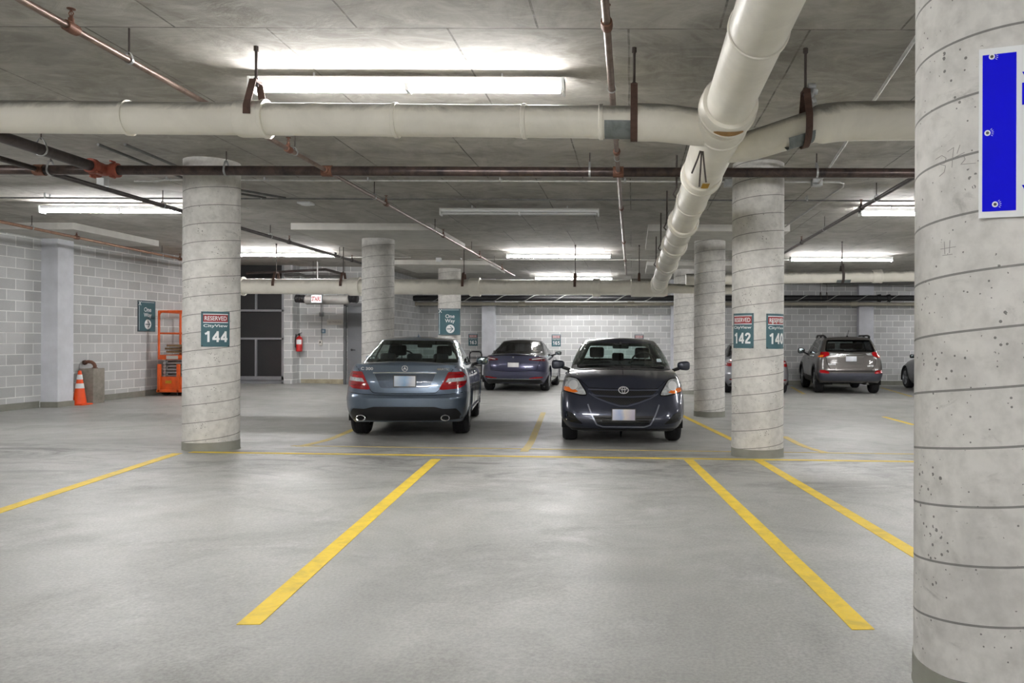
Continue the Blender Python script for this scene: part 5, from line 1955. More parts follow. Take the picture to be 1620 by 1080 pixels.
def spr_head(p, parent, mat, r=0.021, col=True):
    p = Vector(p)
    mb = MB()
    mb.lathe(p - Vector((0, 0.05, 0)), (0, 1, 0), [(0, r), (0.002, r + 0.010), (0.035, r + 0.013), (0.065, r + 0.013), (0.098, r + 0.010), (0.10, r)], 16, closed_ends=False)
    mb.tube(p, p + Vector((0, 0, r + 0.035)), 0.017, 12)
    h = mb.build('coupling', mat, parent)
    sb = MB()
    z = r + 0.03
    sb.tube(p + Vector((0, 0, z)), p + Vector((0, 0, z + 0.02)), 0.011, 10)
    for sg in (-1, 1):
        sb.path([p + Vector((sg * 0.006, 0, z + 0.015)), p + Vector((sg * 0.014, 0, z + 0.035)), p + Vector((0, 0, z + 0.06))], 0.0035, 6)
    sb.tube(p + Vector((0, 0, z + 0.02)), p + Vector((0, 0, z + 0.06)), 0.003, 6)
    sb.lathe(p + Vector((0, 0, z + 0.058)), (0, 0, 1), [(0, 0.008), (0.002, 0.024), (0.006, 0.024)], 14)
    sb.build('sprinkler_head', M['coupling'], h)


def loop_hanger(p, r, parent, axis=(0, 1, 0), mat=None):
    p = Vector(p)
    a = Vector(axis).normalized()
    side = a.cross(Vector((0, 0, 1))).normalized()
    up = Vector((0, 0, 1))
    pts = []
    for k in range(21):
        an = PI * 0.5 + 0.12 + (2 * PI - 0.24) * k / 20
        e = 1.0 + 0.9 * max(0, math.sin(an)) ** 2
        pts.append(p + side * math.cos(an) * (r + 0.006) + up * math.sin(an) * (r + 0.006) * e)
    mb = MB()
    mb.strap(pts, a, 0.022, 0.004)
    h = mb.build('hanger', mat or M['galv'], parent)
    rb = MB()
    rb.tube(p + up * (r * 1.8), Vector((p.x, p.y, ZC + 0.01)), 0.0065, 8)
    rb.build('rod', M['rod'], h)


def branch(X, ya, yb, r, mat, cmat, heads, hangs, label, X1=None, z=ZP):
    X1 = X if X1 is None else X1
    P = lambda y: Vector((X + (X1 - X) * (y - ya) / (yb - ya), y, z))
    t = thing('sprinkler_pipe', label, 'pipe', P(ya))
    mb = MB()
    mb.tube(P(ya), P(yb), r, 20)
    mb.build('pipe', mat, t)
    for y in heads:
        spr_head(P(y), t, cmat, r)
    for y in hangs:
        loop_hanger(P(y), r, t)
    return t


branch(-3.40, 0.8, 22.8, 0.022, M['steel_brown'], M['coupling'], (4.78, 7.80, 10.9, 14.2, 17.6, 20.6), (5.33, 7.95, 10.4, 13.6, 16.7, 19.5), 'brown sprinkler pipe slanting across the ceiling from upper left to the middle')
branch(-0.155, 1.0, 22.3, 0.024, M['steel_brown'], M['coupling'], (4.70, 7.85, 11.2, 15.0, 18.3), (5.9, 8.15, 13.0), 'brown sprinkler pipe running straight away right of the nearest strip light', X1=-0.17)
branch(-6.60, 6.0, 21.0, 0.030, M['steel_dark'], M['steel_dark'], (11.9, 15.2, 18.6), (8.0, 11.1, 14.4, 17.8), 'dark sprinkler pipe slanting from the left edge to behind the 144 column and on')
branch(-9.95, 10.0, 21.5, 0.026, M['copper'], M['coupling'], (14.6, 18.4), (13.4, 17.6), 'orange-brown sprinkler pipe close along the left wall', X1=-10.75)
branch(3.21, 8.8, 23.0, 0.026, M['steel_dark'], M['steel_dark'], (11.1, 15.0, 19.0), (10.4, 13.2, 17.0), 'dark sprinkler pipe slanting down from the near column to behind the 142 column')
# feed pipe with grooved coupling
t = thing('sprinkler_feed_pipe', 'thick brown feed pipe at the left ending in a red coupling on the black main', 'pipe', (-5.88, 6.0, ZP))
mb = MB()
mb.tube((-5.88, 4.0, ZP), (-5.88, 8.75, ZP), 0.056, 24)
mb.build('pipe', M['steel_dark'], t)
loop_hanger((-5.88, 7.85, ZP), 0.056, t)
mb = MB()
for o_, ax in (((-6.02, 8.8, ZP), (1, 0, 0)), ((-5.80, 8.8, ZP), (1, 0, 0))):
    mb.lathe(o_, ax, [(0, 0.056), (0.002, 0.078), (0.02, 0.082), (0.055, 0.082), (0.075, 0.078), (0.077, 0.056)], 24, closed_ends=False)
mb.lathe((-5.88, 8.55, ZP), (0, 1, 0), [(0, 0.057), (0.003, 0.08), (0.06, 0.085), (0.075, 0.075), (0.24, 0.066)], 24)
mb.lathe((-6.0, 8.8, ZP), (1, 0, 0), [(0, 0.064), (0.26, 0.064)], 24)
for o_ in ((-5.98, 8.74, ZP + 0.085), (-5.76, 8.74, ZP + 0.085), (-5.98, 8.74, ZP - 0.085), (-5.76, 8.74, ZP - 0.085), (-5.80, 8.58, ZP - 0.07)):
    mb.tube(Vector(o_) - Vector((0, 0.03, 0)), Vector(o_) + Vector((0, 0.05, 0)), 0.012, 8)
mb.build('coupling', M['coupling_red'], t)
# black main
YM = 8.8
t = thing('sprinkler_main_pipe', 'black sprinkler main crossing the whole ceiling in front of the 144 and 142 columns', 'pipe', (-8, YM, ZP))
mb = MB()
mb.tube((-11.6, YM, ZP + 0.004), (13, YM, ZP - 0.004), 0.054, 28)
mb.build('pipe', M['steel_main'], t)
for px in (358, 933, 1292):
    loop_hanger((at(px, 270, YM).x, YM, ZP), 0.054, t, (1, 0, 0))
loop_hanger((at(80, 270, YM).x, YM, ZP), 0.054, t, (1, 0, 0))
for X in (-6.60, -3.40, -0.16, 3.21):
    mb = MB()
    mb.lathe((X - 0.06, YM, ZP), (1, 0, 0), [(0, 0.054), (0.003, 0.062), (0.117, 0.062), (0.12, 0.054)], 24, closed_ends=False)
    mb.lathe((X, YM - 0.09, ZP), (0, 1, 0), [(0, 0.026), (0.002, 0.036), (0.16, 0.036), (0.18, 0.036), (0.182, 0.026)], 20)
    mb.build('branch_tee', M['coupling'], t)

# black heat-traced pipe and beige pipe along the back wall


def back_pipe(name, pa, pb, Y, r, mat, label, trace=0):
    a, b = at(*pa, Y), at(*pb, Y)
    t = thing(name, label, 'pipe', a)
    mb = MB()
    mb.tube(a, b, r, 24)
    mb.build('pipe', mat, t)
    d = (b - a).normalized()
    L = (b - a).length
    if trace:
        mb = MB()
        n = int(L / trace * 14)
        mb.path([a + d * (L * i / n) + Vector((0, -math.cos(2 * PI * i / 14.0), math.sin(2 * PI * i / 14.0))) * (r + 0.006) for i in range(n + 1)], 0.009, 6)
        mb.build('heat_cable', M['conduit'], t)
    return t, a, d, L


YP = 26.2
t, a, d, L = back_pipe('insulated_pipe', (600, 471.5), (1800, 471.5), YP, 0.095, M['black'], 'black pipe wound with a pale heat cable along the back wall', 1.0)
for px in (1388, 1403):
    hub_part(a, d, (at(px, 471, YP) - a).dot(d), 0.10, 0.095, 0.03, t, M['black'])
for px, py in ((1298, 450), (1308, 452)):
    p = at(px, 471, YP)
    loop_hanger(Vector((p.x, YP, p.z)), 0.095, t, (1, 0, 0), M['rod'])
t, a, d, L = back_pipe('beige_pipe', (604, 480.5), (1800, 481), 26.45, 0.055, M['beige_pipe'], 'beige pipe under the black heat-traced pipe on the back wall')
for px in (648, 820, 993, 1346):
    hub_part(a, d, (at(px, 481, 26.45) - a).dot(d), 0.22, 0.055, 0.022, t, M['beige_pipe'])

# ------------------------------------------------------------------ conduits


def conduit(pts, r, mat, label, straps=(), boxes=()):
    t = thing('conduit', label, 'conduit', pts[0])
    mb = MB()
    mb.path(pts, r, 10)
    mb.build('tube', mat, t)
    for s in straps:
        mb = MB()
        s = Vector(s)
        mb.box(s + Vector((0, 0, 0.012)), (0.02, 0.13, 0.006))
        for o_ in (-0.05, 0.05):
            mb.tube(s + Vector((0, o_, -0.012)), s + Vector((0, o_, ZC - s.z - 0.002)), 0.012, 8)
        mb.build('strap', M['galv'], t)
    return t


zc1 = ZC - 0.035
yc = 1250 * (zc1 - CZ) / 253.0
c0 = at(205, 286, yc)
pts = [Vector((c0.x, yc + 0.1, zc1)), Vector((at(240, 286, yc).x, yc + 0.1, zc1)), Vector((at(262, 286, yc).x, yc, zc1)), Vector((at(1328, 290, yc).x, yc, zc1)), Vector((at(1337, 290, yc).x, yc + 0.08, zc1)), Vector((at(1337, 290, yc).x + 0.05, yc + 0.3, zc1)), Vector((2.75, 13.6, zc1)), Vector((2.70, 16.0, zc1))]
conduit(pts, 0.013, M['conduit'], 'thin pale conduit under the ceiling just behind the black main', [(at(px, 286, yc).x, yc, zc1) for px in (267, 421, 584, 792, 989, 1130)])
yc2 = 1250 * (zc1 - CZ) / 227.0
conduit([(-11.4, yc2, zc1 - 0.03), (12, yc2, zc1 - 0.03)], 0.012, M['conduit_dark'], 'second thin conduit farther back across the ceiling, in front of the unlit strip light', [(at(px, 286, yc2).x, yc2, zc1 - 0.03) for px in (75, 416, 1276)])
yc3 = 20.0
conduit([(-4.2, yc3, zc1), (0.75, yc3, zc1), (6, yc3 - 0.2, zc1)], 0.014, M['conduit'], 'far thin conduit under the ceiling behind the middle lit strip light', [(at(px, 286, yc3).x, yc3, zc1) for px in (730, 845, 953, 1040)])
conduit([(-8.6, 19.6, zc1), (-5.5, 19.6, zc1)], 0.013, M['conduit'], 'thin conduit behind the lit strip light above the dark mesh screen')
for o_, label in ((0, 'left dark conduit of a pair slanting from the red coupling to the 144 column'), (0.28, 'right dark conduit of a pair slanting from the red coupling to the 144 column')):
    conduit([(-5.55 + o_, 8.2, zc1 - 0.04), (-5.62 + o_, 9.6, zc1 - 0.04), (-5.62 + o_, 10.6, zc1 - 0.04), (-5.2 + o_, 11.2, zc1 - 0.05)], 0.016, M['conduit_dark'], label)
p = at(1440, 148, 6.0)
conduit([Vector((at(1452, 140, 5.2).x, 5.2, zc1 - 0.04)), Vector((at(1296, 286, 10.1).x, 10.12, zc1 - 0.03))], 0.014, M['conduit'], 'thin bright conduit running away at the right beyond the branch pipe')


def jbox(p, s, label, mat='fixture', knock=True):
    t = thing('junction_box', label, 'junction box', p)
    mb = MB()
    mb.box(p, s, bev=0.006)
    mb.build('box', M[mat], t)
    mb = MB()
    mb.box(Vector(p) + Vector((0, -s[1] / 2 - 0.003, 0)), (s[0] * 0.94, 0.006, s[2] * 0.94))
    mb.build('cover', M[mat], t)
    return t


q = at(163, 284, 10.3)
jbox(Vector((q.x, 10.3, ZC - 0.05)), (0.10, 0.10, 0.10), 'small white junction box below the red coupling')
q = at(1292, 288, 10.2)
jbox(Vector((q.x, 10.2, ZC - 0.045)), (0.13, 0.12, 0.09), 'grey junction box right of the 142 column head', 'galv')
q = at(1152, 284, 10.3)
jbox(Vector((q.x, 10.25, ZC - 0.045)), (0.12, 0.12, 0.09), 'grey junction box left of the 142 column head', 'galv')
q = at(694, 409, 20)
jbox(Vector((q.x, 20.0, ZC - 0.05)), (0.12, 0.12, 0.10), 'white junction box at the head of the One Way column', 'fixture')
# smoke detector
q = at(484, 322, 1250 * 2.08 / 216)
t = thing('smoke_detector', 'flat white detector plate under the ceiling left of the unlit strip light', 'detector', (q.x, q.y, ZC))
mb = MB()
mb.box((q.x, q.y, ZC - 0.015), (0.20, 0.20, 0.035), bev=0.01)
mb.build('plate', M['fixture'], t)
mb = MB()
mb.lathe((q.x, q.y, ZC - 0.03), (0, 0, -1), [(0, 0.07), (0.015, 0.065), (0.02, 0.04)], 20)
mb.build('sensor', M['fixture'], t)

# duct behind the back run
t = thing('duct', 'short grey duct with dark flexible ends above the grey door', 'duct', at(480, 474, 21.0))
a, b = at(483, 474, 21.0), at(553, 474, 21.0)
mb = MB()
mb.lathe(a, b - a, [(0, 0.10), (0.03, 0.125), ((b - a).length - 0.03, 0.125), ((b - a).length, 0.10)], 28)
mb.build('body', M['duct'], t)
for px0, px1 in ((468, 484), (552, 566)):
    mb = MB()
    c0, c1 = at(px0, 472, 21.0), at(px1, 473, 21.0)
    Lq = (c1 - c0).length
    mb.lathe(c0, c1 - c0, [(Lq * i / 12, 0.098 + 0.012 * (i % 2)) for i in range(13)], 20)
    mb.build('flexible_end', M['black'], t)
mb = MB()
for px in (495, 545):
    c = at(px, 474, 21.0)
    mb.tube(c, Vector((c.x, c.y, ZC)), 0.006, 6)
mb.build('rod', M['rod'], t)
# small dark pipes above the back run on the left
conduit([at(390, 432, 21.4), at(440, 430, 21.4), at(515, 426, 21.4), at(541, 433, 20.8)], 0.035, M['steel_dark'], 'dark pipe above the back drain pipe near the mesh screen')
conduit([at(450, 435, 21.7), at(475, 434, 21.7), at(484, 437, 21.7), at(540, 437, 21.7)], 0.04, M['duct_dark'], 'thick dark pipe just above the back drain pipe over the duct')
conduit([at(502, 414, 20.9), at(502.5, 440, 20.9), at(502.5, 452, 20.9)], 0.02, M['conduit'], 'pale vertical drop conduit behind the back drain pipe above the STAIRS sign')
# ------------------------------------------------------------------ signs


def wrap(cx, cy, ang, r):
    """map (u,v,w) onto a column: ang measured from the direction to the viewer (-Y), positive to the right"""
    def fn(u, v, w):
        a = ang + u / (r + 0.01)
        return Vector((cx + (r + w) * math.sin(a), cy - (r + w) * math.cos(a), v))
    return fn


def grid_plate(fn, w, h, z0, th, n=14, u0=0.0, v0=0.0):
    mb = MB()
    vs = []
    for wv in (z0 + th, z0):
        for j in range(2):
            for i in range(n + 1):
                vs.append(fn(u0 - w / 2 + w * i / n, v0 + (-h / 2 if j == 0 else h / 2), wv))
    m = n + 1
    fs = []
    for i in range(n):
        fs += [(i, i + 1, m + i + 1, m + i), (2 * m + i, 3 * m + i, 3 * m + i + 1, 2 * m + i + 1), (i, 2 * m + i, 2 * m + i + 1, i + 1), (m + i, m + i + 1, 3 * m + i + 1, 3 * m + i)]
    fs += [(0, m, 3 * m, 2 * m), (n, 2 * m + n, 3 * m + n, m + n)]
    mb.add(vs, fs)
    return mb


def reserved_sign(fn, zc, number, label, loc, flip_small=False, dark=False):
    W, H = 0.315, 0.405
    t = thing('reserved_sign', label, 'sign', loc, group=None)
    g = lambda u, v, w: fn(u, zc + v, w)
    grid_plate(g, W, H, 0.001, 0.003).build('panel', M['sign_dark'] if dark else M['teal'], t)
    grid_plate(g, 0.265, 0.083, 0.004, 0.001, v0=0.125).build('red_band', M['red_sign'], t)
    mb = MB()
    for v in (0.172, 0.078):
        b = grid_plate(g, 0.27, 0.009, 0.004, 0.001, v0=v)
        mb.add(b.v, b.f)
    put_text(mb, 'RESERVED', 0.050, lambda u, v, w: g(u, v, 0.0065 + w), 0.0, 0.125, 0.235, 0.012)
    put_text(mb, 'CityView', 0.042, lambda u, v, w: g(u, v, 0.0060 + w), 0.0, 0.035, 0.26, 0.012)
    mb.build('lettering', M['white'], t)
    mb = MB()
    put_number(mb, number, 0.125, lambda u, v, w: g(u, v, 0.0055 + w), 0.0, -0.085, 0.25)
    mb.build('number', M['white'], t)
    if not dark:
        for su in (-0.145, 0.145):
            mb = MB()
            for sv in (-0.19, 0.19):
                c = g(su, sv, 0.004)
                c2 = g(su, sv, 0.009)
                mb.lathe(c, c2 - c, [(0, 0.007), (0.003, 0.006)], 10)
            mb.build('screws', M['rod'], t)
    return t


cx, cy = cols['144']
va = math.atan2(-cx, cy)          # bearing of the viewer from this column (positive = right)
reserved_sign(wrap(cx, cy, va + math.radians(8), R), at(340, 520.5, 9.07).z, '144', 'teal reserved parking sign reading 144 on the left round column', (cx, cy, 1.4))
cx, cy = cols['142']
va = math.atan2(-cx, cy)
reserved_sign(wrap(cx, cy, va + math.radians(-37), R), at(1177, 523, 9.15).z, '142', 'teal reserved parking sign reading 142 on the left side of its column', (cx, cy, 1.4))
t = reserved_sign(wrap(cx, cy, va + math.radians(47), R), at(1226, 524, 9.2).z, '140', 'teal reserved sign reading 140 on the right side of its column, red band scraped', (cx, cy, 1.4))
mb = MB()
f140 = wrap(cx, cy, va + math.radians(47), R)
zc = at(1226, 524, 9.2).z
for u, w_, v, h_ in ((-0.075, 0.018, 0.105, 0.045), (0.045, 0.014, 0.12, 0.06), (0.095, 0.03, 0.11, 0.03), (-0.02, 0.010, 0.10, 0.03)):
    b = grid_plate(lambda a, c, w: f140(a, zc + c, w), w_, h_, 0.0068, 0.0006, 2, u, v)
    mb.add(b.v, b.f)
mb.build('scrape_marks', M['plaque'], t)


def flat(P, right, up=Vector((0, 0, 1))):
    P, right = Vector(P), Vector(right).normalized()
    n = right.cross(up).normalized()     # towards the viewer
    return lambda u, v, w: P + right * u + up * v + n * w


for px, py, num, label, dk in ((748.5, 537.5, '163', 'small dark reserved sign reading 163 on the back wall left of a pale pilaster', False), (880, 538.5, '165', 'small reserved sign reading 165 on the back wall left of the navy saloon', False),
                               (1011, 538.5, '167', 'small dark reserved sign on the back wall, mostly hidden by the navy saloon roof', True)):
    p = at(px, py, YB)
    f = flat((p.x, YB - 0.004, 0), (1, 0, 0))
    reserved_sign(f, p.z, num, label, (p.x, YB, p.z), dark=dk)


def one_way(fn, label, loc, W=0.60, H=0.72):
    t = thing('one_way_sign', label, 'sign', loc)
    mb = grid_plate(fn, W, H, 0.0, 0.018)
    mb.build('panel', M['sign_dark'], t)
    grid_plate(fn, W - 0.03, H - 0.03, 0.018, 0.002).build('face', M['teal'], t)
    mb = MB()
    put_text(mb, 'One', 0.105, lambda u, v, w: fn(u, v, 0.021 + w), 0.02, 0.155, 0.25, 0.012)
    put_text(mb, 'Way', 0.125, lambda u, v, w: fn(u, v, 0.021 + w), 0.02, 0.015, 0.27, 0.012)
    # rim lines and the small corner emblem
    for u, v, w_, h_ in ((0.03, H / 2 - 0.035, W - 0.14, 0.008), (-W / 2 + 0.035, -0.05, 0.008, H - 0.16)):
        b = grid_plate(fn, w_, h_, 0.020, 0.001, 3, u, v)
        mb.add(b.v, b.f)
    eu, ev = -W / 2 + 0.055, H / 2 - 0.065
    for a in (PI / 4, 3 * PI / 4):
        rb = ribbon([(eu - 0.035 * math.cos(a), ev - 0.045 * math.sin(a)), (eu + 0.035 * math.cos(a), ev + 0.045 * math.sin(a))], 0.014)
        mb.prism(rb, lambda u, v, w: fn(u, v, 0.020 + w), 0.0015)
    for du in (-0.03, 0.03):
        for dv in (-0.038, 0.038):
            mb.prism(ell(eu + du, ev + dv, 0.011, 0.011, 10), lambda u, v, w: fn(u, v, 0.020 + w), 0.0015)
    mb.build('lettering', M['white'], t)
    mb = MB()
    mb.prism(ell(0.03, -0.19, 0.115, 0.115, 40), lambda u, v, w: fn(u, v, 0.020 + w), 0.0015)
    mb.build('roundel', M['white'], t)
    mb = MB()
    for pts in ([(-0.06, -0.19), (0.105, -0.19)], [(0.03, -0.12), (0.105, -0.19), (0.03, -0.26)]):
        mb.prism(ribbon(pts, 0.022), lambda u, v, w: fn(u, v, 0.0216 + w), 0.0015)
    mb.build('arrow', M['teal'], t)
    return t


ys = 18.55
p = Vector((LWX(ys), ys, at(231, 500, ys).z))
one_way(flat(p + Vector((0.004, 0, 0)), (0.06, 1, 0)), 'teal One Way sign with arrow roundel on the left block wall', p)
p = at(711, 509, 21.47)
one_way(flat(p, (1, 0, 0)), 'teal One Way sign with arrow roundel on the far column behind the steel blue saloon', p)

# big sign on the near column
nx_, ny_ = cols['near']
an = math.radians(-20)
nrm = Vector((math.sin(an), -math.cos(an), 0))
tp = Vector((nx_, ny_, 0)) + nrm * (R + 0.006)
rt = Vector((math.cos(an), math.sin(an), 0))
zs0, zs1 = CZ + 0.4305, CZ + 1.0145
f = flat(tp + Vector((0, 0, (zs0 + zs1) / 2)), rt)
t = thing('garage_sign', 'large white sign with a tall blue bar and screws on the near column', 'sign', tp + Vector((0, 0, zs0)))
HS = zs1 - zs0
grid_plate(f, 0.46, HS, 0.0, 0.004, 2, 0.1355).build('panel', M['white'], t)
grid_plate(f, 0.106, HS - 0.044, 0.004, 0.001, 2, -0.0305).build('blue_bar', M['blue_sign'], t)
mb = MB()
for sv, h_, w_ in ((0.185, 0.03, 0.2), (0.125, 0.075, 0.2), (-0.20, 0.03, 0.2)):
    put_text(mb, 'VEHICLES' if h_ < 0.05 else 'HELP', h_, lambda u, v, w: f(u, v, 0.0045 + w), 0.040 + w_ / 2, sv, w_, 0.03)
mb.build('lettering', M['blue_sign'], t)
for q, (px, py) in enumerate(((1569, 90.5), (1562, 211), (1574, 323.5))):
    d = at(px, py, 1.0) - Vector((0, 0, CZ))
    # point of the panel on this sight line
    k_ = (tp - Vector((0, 0, 0))).dot(nrm) / d.dot(nrm)
    c = Vector((0, 0, CZ)) + d * k_
    mb = MB()
    mb.lathe(c + nrm * 0.004, nrm, [(0, 0.010), (0.002, 0.010), (0.0025, 0.006)], 18)
    s_ = mb.build('washer', M['white'], t)
    mb = MB()
    mb.lathe(c + nrm * 0.006, nrm, [(0, 0.0055), (0.002, 0.0045), (0.003, 0.002)], 12)
    mb.build('screw', M['duct_dark'], s_)
    mb = MB()
    for i in range(5):
        a = -0.6 + 0.35 * i
        u0_ = rt * (0.014 * math.cos(a)) + Vector((0, 0, 0.014 * math.sin(a)))
        u1_ = rt * (0.020 * math.cos(a)) + Vector((0, 0, 0.020 * math.sin(a)))
        mb.tube(c + nrm * 0.0055 + u0_, c + nrm * 0.0055 + u1_, 0.0009, 5)
    mb.build('drill_dust', M['white'], s_)
# pencilled figures on the near column
fw = wrap(nx_, ny_, 0, R)
def on_column(px, py):
    d = at(px, py, 1.0) - Vector((0, 0, CZ))
    a_, b_, c_ = d.x ** 2 + d.y ** 2, d.x * nx_ + d.y * ny_, nx_ ** 2 + ny_ ** 2 - R ** 2
    k = (b_ - math.sqrt(max(0, b_ * b_ - a_ * c_))) / a_
    q = d * k
    return math.atan2(q.x - nx_, -(q.y - ny_)), CZ + q.z


col_near = [o for o in bpy.data.objects if o.name == 'concrete_column'][0]
pencil = simple('pencil_marks', rgb(142, 140, 136), 0.8)
for paths in ([[(1480, 252), (1490, 246), (1497, 250), (1494, 258), (1486, 260)], [(1486, 260), (1496, 262), (1494, 272), (1486, 279)], [(1499, 240), (1509, 233), (1507, 250), (1506, 265)],
               [(1519, 229), (1514, 243)], [(1510, 249), (1526, 241)], [(1518, 249), (1525, 247), (1527, 252), (1520, 260), (1544, 258)]],
              [[(1488, 394), (1512, 390)], [(1494, 382), (1495, 402)], [(1503, 380), (1502, 400)], [(1491, 404), (1507, 402)]]):
    mb = MB()
    for pth in paths:
        fine = []
        for a, b in zip(pth[:-1], pth[1:]):
            fine += [(a[0] + (b[0] - a[0]) * q / 4, a[1] + (b[1] - a[1]) * q / 4) for q in range(4)]
        fine.append(pth[-1])
        pts = []
        for px, py in fine:
            an_, z_ = on_column(px, py)
            pts.append((nx_ + (R + 0.0003) * math.sin(an_), ny_ - (R + 0.0003) * math.cos(an_), z_))
        mb.path(pts, 0.0010, 5)
    mb.build('pencil_figures', pencil, col_near)

# STAIRS sign, plaques, switch, extinguisher
p = at(500.5, 472.5, 20.5)
f = flat(p, (1, 0, 0))
t = thing('stairs_sign', 'small white hanging sign with red STAIRS lettering by the grey duct', 'sign', p)
grid_plate(f, 0.29, 0.225, -0.04, 0.04, 2).build('case', M['sign_dark'], t)
grid_plate(f, 0.262, 0.195, 0.0, 0.002, 2).build('face', mat_emit('lit_sign_face', (0.95, 0.9, 0.92, 1), 0.12), t)
mb = MB()
put_text(mb, 'STAIRS', 0.12, lambda u, v, w: f(u, v, 0.004 + w), 0, 0.0, 0.24, 0.035)
mb.build('lettering', M['red_sign'], t)
mb = MB()
mb.tube(p + Vector((0, 0.02, 0.11)), Vector((p.x, p.y + 0.02, ZC)), 0.008, 8)
mb.build('stem', M['rod'], t)
p = at(530, 509.5, YD)
f = flat((p.x, YD - 0.002, p.z), (1, 0, 0))
t = thing('no_parking_plaque', 'pale NO PARKING plaque on the block wall left of the grey door', 'sign', p)
grid_plate(f, 0.46, 0.155, 0.0, 0.006, 2).build('panel', M['plaque'], t)
mb = MB()
put_text(mb, 'NO PARKING', 0.06, lambda u, v, w: f(u, v, 0.0065 + w), 0, 0, 0.36, 0.01)
mb.build('lettering', simple('grey_lettering', rgb(150, 144, 138), 0.6), t)
p = at(511.5, 523.5, YD)
f = flat((p.x, YD - 0.002, p.z), (1, 0, 0))
t = thing('notice', 'tiny blue notice on the block wall below the pale plaque', 'sign', p)
grid_plate(f, 0.125, 0.115, 0.0, 0.005, 2).build('panel', M['blue_small'], t)
mb = MB()
for v, w_ in ((0.025, 0.08), (0.0, 0.06), (-0.025, 0.08)):
    b = grid_plate(f, w_, 0.010, 0.005, 0.001, 2, 0, v)
    mb.add(b.v, b.f)
mb.build('printing', M['white'], t)
# surface wiring with two boxes
p0, p1, p2 = at(509, 479, YD), at(509.5, 497, YD), at(508, 540, YD)
t = thing('wall_switch', 'grey surface conduit with box and switch on the block wall below the STAIRS sign', 'switch', p2)
yq = YD - 0.02
mb = MB()
for o_ in (-0.02, 0.025):
    mb.tube((p1.x + o_, yq, p1.z), (p1.x + o_, yq, ZC - 0.3), 0.011, 8)
mb.tube((p1.x, yq, p1.z), (p1.x, yq, p2.z), 0.009, 8)
mb.build('conduit', M['box_grey'], t)
mb = MB()
mb.box((p1.x, yq - 0.01, p1.z), (0.115, 0.07, 0.12), bev=0.008)
mb.build('box', M['box_grey'], t)
mb = MB()
mb.box((p2.x, yq - 0.01, p2.z - 0.03), (0.10, 0.07, 0.15), bev=0.008)
s_ = mb.build('switch_plate', M['plaque'], t)
mb = MB()
mb.box((p2.x, yq - 0.055, p2.z - 0.02), (0.025, 0.03, 0.05), bev=0.004)
mb.build('toggle', M['black'], s_)
# fire extinguisher on the pier side
xs_ = xp1 + 0.10
ye = 22.25
zt_, zb_ = at(472, 528, ye).z, at(472, 556, ye).z
p = Vector((xs_, ye, zb_))
t = thing('fire_extinguisher', 'red fire extinguisher hung on the side of the block pier', 'fire extinguisher', p)
mb = MB()
hgt = zt_ - zb_
mb.lathe(p, (0, 0, 1), [(0, 0.07), (0.015, 0.085), (hgt * 0.74, 0.085), (hgt * 0.82, 0.06), (hgt * 0.86, 0.03), (hgt * 0.9, 0.028)], 24)
mb.build('cylinder', M['red_ext'], t)
mb = MB()
mb.tube(p + Vector((0, 0, hgt * 0.88)), p + Vector((0, 0, hgt)), 0.025, 12)
mb.box(p + Vector((0.03, -0.03, hgt * 1.02)), (0.11, 0.03, 0.02), ry=-0.3)
mb.box(p + Vector((0.03, -0.03, hgt * 0.95)), (0.09, 0.03, 0.015))
mb.build('valve', M['black'], t)
mb = MB()
mb.path([p + Vector((-0.02, -0.03, hgt * 0.94)), p + Vector((-0.07, -0.06, hgt * 0.9)), p + Vector((-0.088, -0.06, hgt * 0.6)), p + Vector((-0.085, -0.06, hgt * 0.25))], 0.014, 8)
mb.build('hose', M['black'], t)
mb = MB()
vs = []
for z in (0.42, 0.68):
    for i in range(7):
        a = -PI / 2 + (i - 3) * 0.28 + 0.25
        vs.append((p.x + 0.0865 * math.cos(a), p.y + 0.0865 * math.sin(a), p.z + hgt * z))
mb.add(vs, [(i, i + 1, 8 + i, 7 + i) for i in range(6)])
mb.build('paper_tag', M['white'], t)
mb = MB()
mb.box((xp1 + 0.012, ye, p.z + hgt * 0.6), (0.025, 0.05, hgt * 0.8))
mb.build('bracket', M['box_grey'], t)

# ------------------------------------------------------------------ cone, concrete block, scissor lift, hand truck
p = Vector((-11.28, 16.14, 0))
p.z = zf(p.x, p.y)
t = thing('traffic_cone', 'orange traffic cone with two white bands beside the wall pilaster', 'traffic cone', p)
Hc = 0.70
rc = lambda z: 0.125 - (0.125 - 0.028) * (z - 0.03) / (Hc - 0.03)
mb = MB()
mb.box(p + Vector((0, 0, 0.015)), (0.33, 0.33, 0.03), bev=0.012)
mb.build('base', M['orange_cone'], t)
mb = MB()
mb.lathe(p, (0, 0, 1), [(0.02, 0.14), (0.035, rc(0.04)), (Hc - 0.01, rc(Hc)), (Hc, 0.02)], 32)
mb.build('cone', M['orange_cone'], t)
for a, b in ((0.34, 0.44), (0.52, 0.62)):
    mb = MB()
    mb.lathe(p, (0, 0, 1), [(a, rc(a) + 0.002), (b, rc(b) + 0.002)], 32, closed_ends=False)
    mb.build('reflective_band', M['white'], t)

